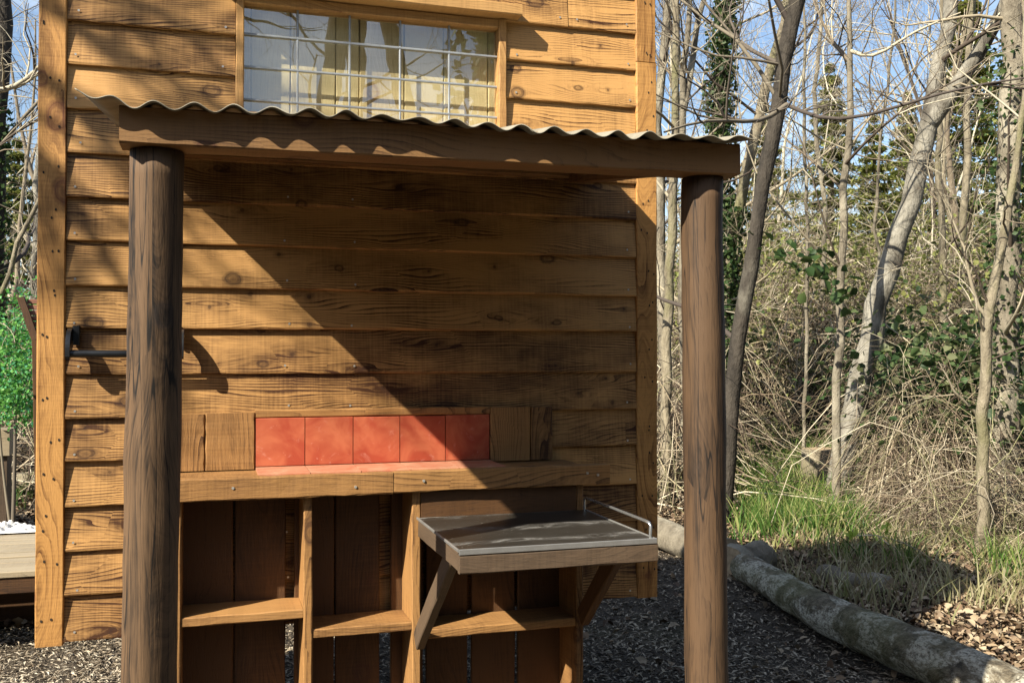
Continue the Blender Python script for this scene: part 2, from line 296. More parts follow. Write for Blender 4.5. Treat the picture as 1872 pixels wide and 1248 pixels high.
# ------------------------------------------------------------------ object helpers
def wmat(o):
    return (wmat(o.parent) @ o.matrix_parent_inverse @ o.matrix_basis) if o.parent else o.matrix_basis.copy()
def attach(o, p):
    o.parent = p; o.matrix_parent_inverse = wmat(p).inverted(); return o
def props(o, label=None, cat=None, group=None, kind=None):
    if label: o['label'] = label
    if cat: o['category'] = cat
    if group: o['group'] = group
    if kind: o['kind'] = kind
    return o
def thing(name, loc, label, cat, group=None):
    e = bpy.data.objects.new(name, None); COL.objects.link(e); e.location = loc; e.empty_display_size = 0.1
    return props(e, label, cat, group)
def mesh_np(name, verts, faces, smooth=False):
    """verts (n,3); faces: list of arrays (k, n_corner)"""
    me = bpy.data.meshes.new(name)
    fl = [np.asarray(f, dtype=np.int32) for f in (faces if isinstance(faces, list) else [faces]) if len(f)]
    nf = sum(len(f) for f in fl); nl = sum(f.size for f in fl)
    me.vertices.add(len(verts)); me.vertices.foreach_set('co', np.asarray(verts, dtype=np.float32).ravel())
    me.loops.add(nl); me.loops.foreach_set('vertex_index', np.concatenate([f.ravel() for f in fl]))
    me.polygons.add(nf)
    tot = np.concatenate([np.full(len(f), f.shape[1], dtype=np.int32) for f in fl])
    st = np.concatenate([[0], np.cumsum(tot)[:-1]]).astype(np.int32)
    me.polygons.foreach_set('loop_start', st); me.polygons.foreach_set('loop_total', tot)
    if smooth: me.polygons.foreach_set('use_smooth', np.ones(nf, dtype=bool))
    me.update(calc_edges=True); me.validate(); return me
def ob(name, me, mat, parent=None, loc=None, rot=None, mats=None):
    o = bpy.data.objects.new(name, me); COL.objects.link(o)
    if mats:
        for k in mats: me.materials.append(M[k])
    elif mat and not me.materials: me.materials.append(M[mat])
    if loc is not None: o.location = loc
    if rot is not None: o.rotation_euler = rot
    if parent: attach(o, parent)
    return o
rng = random.Random(4)
nrg = np.random.default_rng(11)

def extrude(prof, L, segs=10, jit=0.0, seed=None):
    """closed profile [(y,z)...] extruded along local x from 0..L with a slightly uneven edge"""
    r = random.Random(seed if seed is not None else rng.random()); n = len(prof); vs = []
    off = [(0, 0)] * n
    for i in range(segs + 1):
        x = L * i / segs
        for j, (y, z) in enumerate(prof):
            vs.append((x, y + r.uniform(-jit, jit) * 0.5, z + r.uniform(-jit, jit)))
    q = []
    for i in range(segs):
        for j in range(n):
            a = i * n + j; b = i * n + (j + 1) % n
            q.append((a, b, b + n, a + n))
    caps = [tuple(range(n - 1, -1, -1)), tuple(segs * n + k for k in range(n))]
    me = bpy.data.meshes.new('piece'); me.from_pydata(vs, [], [tuple(reversed(f)) for f in q] + [tuple(reversed(c)) for c in caps]); me.update()
    import bmesh
    bm = bmesh.new(); bm.from_mesh(me); bmesh.ops.recalc_face_normals(bm, faces=bm.faces); bm.to_mesh(me); bm.free()
    return me
def rect(T, Wd, c=0.003):
    """chamfered rectangle profile, y in -T/2..T/2, z in -Wd/2..Wd/2"""
    a, b = T / 2, Wd / 2; c = min(c, a * 0.45, b * 0.45)
    return [(-a + c, -b), (a - c, -b), (a, -b + c), (a, b - c), (a - c, b), (-a + c, b), (-a, b - c), (-a, -b + c)]
def bar(name, p, q, T, Wd, mat, parent=None, up=(0, 0, 1), segs=8, jit=0.0012, c=0.003):
    """timber from point p to q; local x along it, thickness T sideways, width Wd towards `up`"""
    p, q, up = Vector(p), Vector(q), Vector(up); X = (q - p); L = X.length; X.normalize()
    Z = (up - X * up.dot(X)).normalized(); Y = Z.cross(X)
    o = ob(name, extrude(rect(T, Wd, c), L, segs, jit), mat)
    o.matrix_basis = Matrix(((X.x, Y.x, Z.x, p.x), (X.y, Y.y, Z.y, p.y), (X.z, Y.z, Z.z, p.z), (0, 0, 0, 1)))
    if parent: attach(o, parent)
    return o
def box(name, lo, hi, mat, parent=None, axis='x', **kw):
    """timber filling an axis-aligned box, grain along axis"""
    lo, hi = Vector(lo), Vector(hi); c = (lo + hi) / 2; d = hi - lo
    if axis == 'x': return bar(name, (lo.x, c.y, c.z), (hi.x, c.y, c.z), d.y, d.z, mat, parent, **kw)
    if axis == 'z': return bar(name, (c.x, c.y, lo.z), (c.x, c.y, hi.z), d.y, d.x, mat, parent, up=(-1, 0, 0), **kw)
    return bar(name, (c.x, lo.y, c.z), (c.x, hi.y, c.z), d.x, d.z, mat, parent, **kw)

def tubes(P, Rd, k):
    """P (n,m,3) polylines, Rd (n,m) radii -> verts, quads for k-sided tubes"""
    P = np.asarray(P, float); Rd = np.asarray(Rd, float); n, m, _ = P.shape
    T = np.gradient(P, axis=1); T /= np.linalg.norm(T, axis=2, keepdims=True) + 1e-9
    ref = np.tile(np.array([0.31, 0.84, 0.44]), (n, 1)); t0 = P[:, -1] - P[:, 0]; t0 /= np.linalg.norm(t0, axis=1, keepdims=True) + 1e-9
    bad = np.abs((t0 * ref).sum(1)) > 0.85; ref[bad] = np.array([0.9, -0.3, 0.1])
    A = np.cross(T, ref[:, None, :]); A /= np.linalg.norm(A, axis=2, keepdims=True) + 1e-9; B = np.cross(T, A)
    an = np.arange(k) * 2 * np.pi / k
    V = P[:, :, None, :] + Rd[:, :, None, None] * (np.cos(an)[None, None, :, None] * A[:, :, None, :] + np.sin(an)[None, None, :, None] * B[:, :, None, :])
    V = V.reshape(-1, 3)
    idx = np.arange(n * m * k).reshape(n, m, k); a = idx[:, :-1, :]; b = np.roll(a, -1, axis=2); c = idx[:, 1:, :]; d = np.roll(c, -1, axis=2)
    return V, np.stack([a, b, d, c], axis=-1).reshape(-1, 4)
def resample(pts, n):
    pts = np.array([list(p) for p in pts], float); d = np.r_[0, np.cumsum(np.linalg.norm(np.diff(pts, axis=0), axis=1))]
    # Catmull-like smoothing through dense linear + relax
    t = np.linspace(0, d[-1], n); out = np.stack([np.interp(t, d, pts[:, i]) for i in range(3)], 1)
    for _ in range(2): out[1:-1] = out[1:-1] * 0.5 + (out[:-2] + out[2:]) * 0.25
    return out
def tube_mesh(name, groups, smooth=True):
    """groups: list of (P,R,k)"""
    Vs, Fs, o = [], [], 0
    for P, Rd, k in groups:
        if len(P) == 0: continue
        V, F = tubes(P, Rd, k); Vs.append(V); Fs.append(F + o); o += len(V)
    return mesh_np(name, np.concatenate(Vs), np.concatenate(Fs), smooth)
def leaves_mesh(name, C, size, flat=0.0, aspect=0.6, fold=0.25, shape=4):
    """leaf = two triangles folded along the midrib, at points C (n,3)"""
    C = np.asarray(C, float); n = len(C); size = np.broadcast_to(size, (n,))
    u = nrg.normal(size=(n, 3)); u[:, 2] *= (1 - flat); u /= np.linalg.norm(u, axis=1, keepdims=True)
    t = nrg.normal(size=(n, 3)); t[:, 2] *= (1 - flat); v = np.cross(u, t); 
    if flat > 0: v = np.cross(np.tile([[0, 0, 1.0]], (n, 1)) + nrg.normal(size=(n, 3)) * (1 - flat) * 0.6, u)
    v /= np.linalg.norm(v, axis=1, keepdims=True); w = np.cross(u, v); s = size[:, None]
    if shape == 6:
        j = lambda: (1 + nrg.normal(0, 0.15, (n, 1)))
        a1, a2 = v * s * 0.5 * aspect, w * s * fold
        V = np.stack([C - u * s * 0.5, C - u * s * 0.22 * j() + a1 * j() + a2 * j() * 0.5, C + u * s * 0.15 * j() + a1 * 0.85 * j() + a2 * j() * 0.5, C + u * s * 0.5 - a2 * 0.3, C + u * s * 0.15 * j() - a1 * 0.85 * j() + a2 * j() * 0.5, C - u * s * 0.22 * j() - a1 * j() + a2 * j() * 0.5], 1).reshape(-1, 3)
        i = np.arange(n)[:, None] * 6
        return mesh_np(name, V, np.concatenate([i + [0, 3, 2, 1], i + [0, 5, 4, 3]], 0))
    V = np.stack([C - u * s * 0.5, C + v * s * 0.5 * aspect + w * s * fold * 0.4, C + u * s * 0.5, C - v * s * 0.5 * aspect + w * s * fold * 0.4], 1).reshape(-1, 3)
    i = np.arange(n)[:, None] * 4
    return mesh_np(name, V, np.concatenate([i + [0, 2, 1], i + [0, 3, 2]], 0))

# ------------------------------------------------------------------ ground
def sstep(a, b, x):
    t = np.clip((x - a) / (b - a), 0, 1); return t * t * (3 - 2 * t)
def gz(x, y):
    x = np.asarray(x, float); y = np.asarray(y, float)
    r = np.hypot(x, y + 3.1)
    rise = 2.6 * sstep(8.5, 22, r) * sstep(-4, 6, y) * (0.45 + 0.55 * sstep(-2, 5, x)) + 2.5 * sstep(24, 70, r)
    return rise + 0.025 * np.sin(x * 1.7 + 0.6) * np.sin(y * 1.3) + 0.05 * np.sin(x * 0.6 + 2) * np.cos(y * 0.5 + 1) * sstep(5, 9, r) + 0.02 * np.sin(x * 3.1 + y * 2.3)
GA, GR = 260, 170
rad = 0.15 * (420 / 0.15) ** (np.arange(GR) / (GR - 1)); ang = np.arange(GA) * 2 * np.pi / GA
gx = (rad[:, None] * np.cos(ang)[None]).ravel(); gy = (rad[:, None] * np.sin(ang)[None]).ravel() - 3.1
gv = np.stack([gx, gy, gz(gx, gy)], 1); gv = np.concatenate([gv, [[0, -3.1, float(gz(0, -3.1))]]])
gi = np.arange(GR * GA).reshape(GR, GA); a = gi[:-1]; b = np.roll(a, -1, 1); c = gi[1:]; d = np.roll(c, -1, 1)
gq = np.stack([a, c, d, b], -1).reshape(-1, 4); ctr = GR * GA
gt = np.stack([np.full(GA, ctr), gi[0], np.roll(gi[0], -1)], 1)
props(ob('ground', mesh_np('ground', gv, [gq, gt], True), 'ground'), 'bare woodland floor of soil and bark chip', 'ground', kind='structure')

# ------------------------------------------------------------------ the hut
hut = thing('wooden_hut', (0.49, 0, 0), 'brown overlap-boarded wooden hut wall with a leaded window, raised off the ground', 'hut')
XL, XR = -0.474, 1.458; Z0 = 0.580; PITCHZ = 0.1277; DEPTH = 1.15
FEATHER = [(-0.012, 0.0), (-0.0255, 0.0015), (-0.0265, 0.006), (-0.010, 0.150), (-0.002, 0.150)]
nailpos = []
def clad(x0, x1, z):
    o = ob('wall_board', extrude(FEATHER, x1 - x0, 14, 0.0011), 'clad')
    o.location = (x0, rng.uniform(-0.0015, 0.001), z + rng.uniform(-0.003, 0.003)); o.rotation_euler = (rng.uniform(-0.006, 0.006), rng.uniform(-0.0015, 0.0015), 0)
    attach(o, hut)
    for nx in [x0 + 0.03, x1 - 0.03] + ([(x0 + x1) / 2 - 0.07, x0 + 0.62] if x1 - x0 > 1 else []):
        nailpos.append((nx + rng.uniform(-.008, .008), -0.0262, z + 0.022 + rng.uniform(-.006, .006)))
WX0, WX1, WZ0, WZ1 = 0.068, 0.920, 2.105, 2.495
for k in range(0, 17):
    z = Z0 + PITCHZ * k
    if 12 <= k <= 14:
        clad(-0.399, WX0 - 0.001, z); clad(WX1 + 0.001, 1.382, z)
    elif k == 15: clad(-0.399, 1.135, z); clad(1.138, 1.382, z)
    elif k == 16: clad(-0.399, 0.55, z); clad(0.553, 1.382, z)
    else: clad(-0.399, 1.382, z)
box('corner_trim', (XL, -0.030, 0.572), (-0.400, 0.03, 2.76), 'trim', hut, 'z', segs=16)
box('corner_trim', (1.383, -0.029, 0.578), (XR, 0.03, 2.398), 'trim', hut, 'z', segs=14)
box('corner_trim', (1.382, -0.027, 2.401), (XR - 0.003, 0.03, 2.76), 'trim', hut, 'z')
# carcass behind the boards, side and rear walls, floor, legs, roof
box('backing_panel', (-0.40, 0.004, 0.60), (WX0 + 0.02, 0.022, 2.75), 'dark', hut, 'x')
box('backing_panel', (WX1 - 0.02, 0.004, 0.60), (1.44, 0.022, 2.75), 'dark', hut, 'x')
box('backing_panel', (WX0 + 0.021, 0.004, 0.60), (WX1 - 0.021, 0.022, WZ0 + 0.02), 'dark', hut, 'x')
box('backing_panel', (WX0 + 0.021, 0.004, WZ1 - 0.02), (WX1 - 0.021, 0.022, 2.75), 'dark', hut, 'x')
for sx in (-1, 1):
    for k in range(17):
        z = Z0 + PITCHZ * k; x = XL + 0.02 if sx < 0 else XR - 0.02
        o = ob('wall_board', extrude(FEATHER, DEPTH - 0.03, 4, 0.001), 'clad')
        o.location = (x, DEPTH, z) if sx < 0 else (x, 0.03, z); o.rotation_euler = (0, 0, -R(90) if sx < 0 else R(90)); attach(o, hut)
for k in range(17):
    o = ob('wall_board', extrude(FEATHER, XR - XL - 0.08, 4, 0.001), 'clad'); o.location = (XR - 0.04, DEPTH, Z0 + PITCHZ * k); o.rotation_euler = (0, 0, R(180)); attach(o, hut)
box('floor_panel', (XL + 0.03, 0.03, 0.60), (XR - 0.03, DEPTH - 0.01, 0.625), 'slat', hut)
for lx in (0.02, 0.90):
    for ly in (0.25, 0.95):
        box('leg', (lx, ly, -0.1), (lx + 0.09, ly + 0.09, 0.599), 'slat', hut, 'z')
import bmesh
rf = box('roof', (XL - .06, -0.09, 2.775), (XR + .06, DEPTH + .08, 2.80), 'sheet', hut, 'x'); rf['label'] = 'thin flat roof sheet'
# window
win = box('window', (WX0, -0.032, WZ0), (WX0 + 0.024, 0.022, WZ1 - 0.002), 'frame', hut, 'z'); win['label'] = 'leaded glass window with thin timber frame'
box('frame', (WX1 - 0.026, -0.034, WZ0), (WX1, 0.022, WZ1 - 0.002), 'frame', win, 'z')
box('frame', (WX0 + 0.025, -0.030, WZ1 - 0.03), (WX1 - 0.027, 0.022, WZ1 - 0.001), 'frame', win, 'x')
box('frame', (WX0 + 0.025, -0.036, WZ0 + 0.001), (WX1 - 0.027, 0.022, WZ0 + 0.03), 'frame', win, 'x')
gx0, gx1, gz0, gz1 = WX0 + 0.0245, WX1 - 0.0265, WZ0 + 0.03, WZ1 - 0.03
pm = bpy.data.meshes.new('pane'); pm.from_pydata([(gx0, 0, gz0), (gx1, 0, gz0), (gx1, 0, gz1), (gx0, 0, gz1)], [], [(0, 1, 2, 3)]); ob('pane', pm, 'glass', win)
for i in range(1, 5):
    xx = gx0 + (gx1 - gx0) * i / 5; box('glazing_bar', (xx - 0.0033, -0.0085, gz0), (xx + 0.0033, -0.0015, gz1), 'lead', win, 'z', segs=3, jit=0.0003, c=0.002)
for zz in (2.377, 2.277, 2.177):
    box('glazing_bar', (gx0, -0.0095, zz - 0.0036), (gx1, -0.0025, zz + 0.0036), 'lead', win, 'x', segs=4, jit=0.0003, c=0.002)
xx = -0.02; i = 0
while xx < 1.0:
    wd = (0.135, 0.120, 0.14, 0.075, 0.145, 0.13, 0.15)[i % 7]; dy = (0, 0.001, 0.0005, 0.0015, 0.0, 0.001, 0.0005)[i % 7]
    box('inner_board', (xx, 0.034 + dy, 1.98), (xx + wd - 0.0015, 0.054 + dy, 2.62), 'pine', hut, 'z', segs=4); xx += wd; i += 1
box('lintel', (0.03, -0.083, 2.497), (0.958, -0.012, 2.532), 'frame', hut, 'x')
# nail heads
P = np.array(nailpos); an = np.arange(6) * np.pi / 3
V = (P[:, None, :] + np.stack([0.0036 * np.cos(an), np.zeros(6), 0.0036 * np.sin(an)], 1)[None]).reshape(-1, 3); V[:, 1] -= 0.0012
F = (np.arange(len(P))[:, None] * 6 + np.arange(6)[None])
P2 = []
for (x0, x1) in ((XL + .012, -.412), (1.395, XR - .012)):
    for zz in np.arange(0.66, 2.7, 0.128):
        for q_ in range(2): P2.append((rng.uniform(x0, x1), (-0.0312 if x0 < 0 else -0.0300), zz + rng.uniform(-.03, .03)))
P2 = np.array(P2); V2 = (P2[:, None, :] + np.stack([0.003 * np.cos(an), np.zeros(6), 0.0045 * np.sin(an)], 1)[None]).reshape(-1, 3)
hh_ = ob('nail_holes', mesh_np('nail_holes', V2, (np.arange(len(P2))[:, None] * 6 + np.arange(6)[None])), 'dark', hut); hh_['kind'] = 'stuff'
nh = ob('nail_heads', mesh_np('nail_heads', V, F), 'nail', hut); nh['kind'] = 'stuff'

# ------------------------------------------------------------------ porch canopy
canopy = thing('porch_canopy', (0.51, -0.95, 0), 'lean-to porch canopy of corrugated sheet on two dark round posts', 'canopy')
def post(name, x, y, r, ztop, mat, seed):
    rr = np.random.default_rng(seed); n, k = 40, 36; zz = np.linspace(-0.25, ztop, n)
    P = np.stack([zz, 0.004 * np.sin(zz * 2.1 + seed) + np.cumsum(rr.normal(0, .0006, n)), 0.0035 * np.sin(zz * 2.6 + seed * 2) + np.cumsum(rr.normal(0, .0006, n))], 1)
    an = np.arange(k) * 2 * np.pi / k; prof = 1 + 0.025 * np.sin(an * 2 + seed) + 0.014 * np.sin(an * 5 + seed * 2) - 0.05 * np.exp(-((np.mod(an - 2.4 - seed, 2 * np.pi) - 0.3) / 0.07) ** 2) - 0.04 * np.exp(-((np.mod(an - 4.4 - seed, 2 * np.pi) - 0.3) / 0.07) ** 2)
    rad = r * (1.03 - 0.04 * (zz - zz[0]) / (zz[-1] - zz[0]))[:, None] * prof[None] * (1 + rr.normal(0, .005, (n, k))) * (1 + 0.012 * np.sin(zz * 9 + seed) + 0.03 * np.exp(-((zz - 0.9 - 0.1 * seed % 0.5) / 0.05) ** 2))[:, None]
    V = np.stack([np.repeat(zz, k), (P[:, 1:2] + rad * np.cos(an)).ravel(), (P[:, 2:3] + rad * np.sin(an)).ravel()], 1)
    idx = np.arange(n * k).reshape(n, k); a = idx[:-1]; b = np.roll(a, -1, 1); c = idx[1:]; d = np.roll(c, -1, 1)
    me = mesh_np(name, V, [np.stack([a, b, d, c], -1).reshape(-1, 4), idx[-1][None], idx[0][::-1][None]], True)
    o = ob(name, me, mat); o.location = (x, y, 0); o.rotation_euler = (0, -R(90), 0); return attach(o, canopy)
post('post', -0.1147, -0.926, 0.0542, 1.822, 'post', 3)
post('post', 1.158, -0.926, 0.0522, 1.832, 'post2', 8)
bar('beam', (-0.177, -0.957, 1.8605), (1.217, -0.957, 1.8695), 0.085, 0.074, 'beam', canopy, segs=20)
box('ledger', (-0.20, -0.066, 1.985), (1.20, -0.0285, 2.030), 'beam', canopy, 'x')
for rx in (-0.135, 1.145):
    bar('rafter', (rx, -0.068, 1.995), (rx, -0.913, 1.880), 0.042, 0.062, 'beam', canopy)
def sheet():
    nx, ny = 300, 14; xs = np.linspace(-0.255, 1.233, nx); ys = np.linspace(-1.050, -0.032, ny)
    X, Y = np.meshgrid(xs, ys, indexing='ij'); t = (Y + 1.0) / 0.968
    ph = 2 * np.pi * (X + 0.255) / 0.0762 + 2.2
    prof = 0.0072 * np.sin(ph) * (1 + 0.25 * np.sin(X * 9 + 1) + 0.3 * np.sin(X * 23 + 2) * np.sin(X * 5.3))
    Z = 1.9085 + 0.146 * t + 0.006 * (X - 0.5) + prof + 0.004 * np.sin(X * 6.1) * np.exp(-((Y + 1.05) / 0.2) ** 2)
    e = np.clip((-0.135 - X) / 0.12, 0, 1); Z = Z + 0.022 * e ** 1.3 * (1 - np.clip(t, 0, 1) * 0.8)
    Yj = Y + (0.016 - 0.018 * (X + 0.255) / 1.488) * np.clip((-0.9 - Y) / 0.15, 0, 1) + (np.sin(xs * 71) * 0.003 + np.sin(xs * 23) * 0.003)[:, None] * (Y < -1.0)
    e2 = np.clip((X - 1.15) / 0.08, 0, 1); Z = Z + 0.006 * e2
    top = np.stack([X, Yj, Z], -1).reshape(-1, 3); bot = top - [0, 0, 0.0022]
    idx = np.arange(nx * ny).reshape(nx, ny); q = np.stack([idx[:-1, :-1], idx[1:, :-1], idx[1:, 1:], idx[:-1, 1:]], -1).reshape(-1, 4); n = nx * ny
    def rim(l): l = np.asarray(l); return np.stack([l[:-1], l[:-1] + n, l[1:] + n, l[1:]], 1)
    fs = [q, q[:, ::-1] + n, rim(idx[:, 0]), rim(idx[::-1, -1]), rim(idx[::-1, 0] * 0 + idx[0, ::-1][0])[:0], rim(idx[0, ::-1]), rim(idx[-1, :])]
    fs = [f for f in fs if len(f)]
    return mesh_np('corrugated_sheet', np.concatenate([top, bot]), fs, True)
cs = ob('corrugated_sheet', sheet(), 'sheet', canopy)

# ------------------------------------------------------------------ kitchen unit: splashback, sill, shelves
unit = thing('outdoor_kitchen_unit', (0.5, -0.14, 0), 'timber mud-kitchen unit with red tiled splashback, wide sill and open shelf cells', 'kitchen unit')
TY = -0.040
for i in range(5):
    x0 = 0.1287 + 0.1461 * i
    t = box('splash_tile', (x0 + 0.0012, TY - 0.004 + rng.uniform(-.001, .001), 1.064), (x0 + 0.1449, TY + 0.012, 1.2085 + rng.uniform(-.001, .001)), 'tile', unit, 'x', segs=1, jit=0, c=0.0015)
    box('sill_tile', (x0 + 0.0012, -0.232 + 0.006, 1.055), (x0 + 0.1449 , TY - 0.006, 1.0635), 'sill_tile', unit, 'x', segs=1, jit=0, c=0.0015)
box('splash_strip', (0.127, TY - 0.004, 1.211), (0.860, -0.027, 1.2345), 'unit', unit, 'x')
for x0, x1, zt in ((-0.145, -0.017, 1.224), (-0.014, 0.1265, 1.227), (0.8615, 0.997, 1.231), (1.000, 1.073, 1.230)):
    box('splash_block', (x0, TY - 0.006 + rng.uniform(-.002, .002), 1.058), (x1, -0.027, zt), 'unit', unit, 'z')
box('sill_board', (-0.15, -0.250, 0.996), (0.5095, -0.212, 1.0585), 'unit', unit, 'x', segs=14, jit=0.002)
box('sill_board', (0.5115, -0.249, 0.998), (1.191, -0.211, 1.0600), 'unit', unit, 'x', segs=14, jit=0.002)
box('sill_board', (-0.15, -0.2115, 1.012), (1.12, -0.0275, 1.0540), 'unit', unit, 'x', segs=6)
fronts = [(-0.100, -0.076), (0.256, 0.281), (0.571, 0.597), (1.088, 1.113)]
for i, (x0, x1) in enumerate(fronts):
    box('side_panel' if i in (0, 3) else 'divider', (x0, -0.222, -0.02), (x1, -0.066, 0.9945), 'unit', unit, 'z', segs=10)
for (x0, x1, z) in ((-0.075, 0.255, 0.672), (0.282, 0.570, 0.612), (0.598, 1.087, 0.583), (-0.075, 0.255, 0.25), (0.282, 0.570, 0.22), (0.598, 1.087, 0.22)):
    box('shelf', (x0, -0.218, z - 0.026), (x1, -0.067, z), 'unit', unit, 'x')
for sx, sz in ((1.115, 1.035), (1.150, 1.028), (0.06, 1.03), (0.40, 1.02), (0.60, 1.03)):
    bar('screw', (sx, -0.2485, sz), (sx, -0.2525, sz), 0.007, 0.007, 'nail', unit, segs=1, jit=0)
xx = -0.10
for wd, gap in ((0.165, 0.004), (0.148, 0.026), (0.118, 0.004), (0.135, 0.006), (0.012, 0.018), (0.10, 0.010), (0.135, 0.012), (0.145, 0.010), (0.150, 0.0)):
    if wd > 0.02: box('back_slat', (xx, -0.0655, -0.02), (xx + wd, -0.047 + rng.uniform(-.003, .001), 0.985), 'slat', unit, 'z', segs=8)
    xx += wd + gap
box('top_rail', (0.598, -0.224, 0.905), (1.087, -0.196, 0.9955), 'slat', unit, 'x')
box('top_rail', (1.045, -0.2, 0.86), (1.087, -0.17, 0.9955), 'unit', unit, 'z')

# ------------------------------------------------------------------ steel worktop on brackets
tray = thing('steel_worktop', (0.85, -0.48, 0.9), 'scuffed stainless steel worktop on a timber frame bracketed to the kitchen unit', 'worktop')
ty0, ty1 = -0.735, -0.226
tm = bpy.data.meshes.new('tray_top'); b = bmesh.new()
bmesh.ops.create_grid(b, x_segments=12, y_segments=12, size=0.5)
for v in b.verts:
    v.co = Vector((0.590 + (v.co.x + .5) * 0.522, ty0 + (v.co.y + .5) * (ty1 - ty0), 0.9185 + 0.0015 * math.sin(v.co.x * 7) * math.sin(v.co.y * 5 + 1)))
b.to_mesh(tm); b.free(); ob('tray_top', tm, 'steel', tray)
box('tray_rim', (0.586, ty0 - 0.006, 0.907), (1.118, ty0 - 0.0005, 0.9215), 'steel_edge', tray, 'x', segs=2, jit=0, c=0.0015)
box('tray_rim', (0.583, ty0, 0.9135), (0.5885, ty1, 0.9210), 'steel_edge', tray, 'y', segs=2, jit=0, c=0.0015)
box('tray_rim', (1.113, ty0, 0.9135), (1.1185, ty1, 0.9210), 'steel_edge', tray, 'y', segs=2, jit=0, c=0.0015)
box('apron', (0.588, ty0 - 0.0045, 0.860), (1.122, ty0 + 0.020, 0.9055), 'grey_timber', tray, 'x')
box('apron', (0.588, ty0 + 0.021, 0.862), (0.610, ty1, 0.912), 'grey_timber', tray, 'y')
box('apron', (1.098, ty0 + 0.021, 0.862), (1.120, ty1, 0.912), 'grey_timber', tray, 'y')
box('deck_board', (0.611, ty0 + 0.021, 0.893), (1.097, ty1, 0.912), 'slat', tray, 'x')
bar('brace', (0.612, ty0 + 0.17, 0.872), (0.589, -0.236, 0.560), 0.026, 0.058, 'grey_timber', tray, up=(0, 1, 0.6))
bar('brace', (1.092, ty0 + 0.17, 0.872), (1.106, -0.236, 0.590), 0.026, 0.058, 'slat', tray, up=(0, 1, 0.6))
rp = [(1.108, -0.245, 0.915), (1.108, -0.245, 0.945), (1.108, -0.247, 0.956), (1.108, -0.256, 0.960), (1.108, -0.45, 0.960), (1.108, -0.695, 0.959), (1.108, -0.716, 0.957), (1.108, -0.722, 0.948), (1.108, -0.722, 0.915)]
ob('rail', tube_mesh('rail', [(np.array([rp]), np.full((1, len(rp)), 0.0042), 8)]), 'chrome', tray)

# ------------------------------------------------------------------ black roll holder
holder = thing('roll_holder', (-0.24, -0.03, 1.44), 'black metal roll holder with curved arms fixed to the boarded wall', 'holder')
def arm(x):
    """curved flat arm: from the wall plate outwards and down to the bar"""
    n = 10; pts = []
    for i in range(n + 1):
        t = i / n * R(90)
        pts.append((-0.030 - 0.052 * math.sin(t), 1.412 + 0.052 * math.cos(t)))
    o_, i_ = [], []
    for i in range(n + 1):
        t = i / n * R(90)
        o_.append((-0.028 - 0.064 * math.sin(t), 1.410 + 0.066 * math.cos(t))); i_.append((-0.028 - 0.030 * math.sin(t), 1.410 + 0.030 * math.cos(t)))
    o_ += [(-0.092, 1.395), (-0.086, 1.388), (-0.066, 1.388), (-0.060, 1.395)]
    prof = o_ + i_[::-1]
    m = bpy.data.meshes.new('bracket'); k = len(prof)
    vs = [(x, y, z) for y, z in prof] + [(x + 0.012, y, z) for y, z in prof]
    fs = [(j, (j + 1) % k, k + (j + 1) % k, k + j) for j in range(k)] + [tuple(range(k)), tuple(range(2 * k - 1, k - 1, -1))]
    m.from_pydata(vs, [], fs); bb = bmesh.new(); bb.from_mesh(m); bmesh.ops.triangulate(bb, faces=[f for f in bb.faces if len(f.verts) > 4]); bmesh.ops.recalc_face_normals(bb, faces=bb.faces); bb.to_mesh(m); bb.free()
    a_ = ob('bracket', m, 'black', holder)
    box('wall_plate', (x - 0.006 if x > -.2 else x + 0.012, -0.034, 1.428), (x + 0.004 if x > -.2 else x + 0.032, -0.022, 1.484), 'black', a_, 'z', segs=1, jit=0)
arm(-0.392); arm(-0.088)
ob('bar', tube_mesh('bar', [(np.array([[(-0.38, -0.076, 1.403), (-0.23, -0.076, 1.403), (-0.088, -0.076, 1.403)]]), np.full((1, 3), 0.0105), 12)]), 'black', holder)

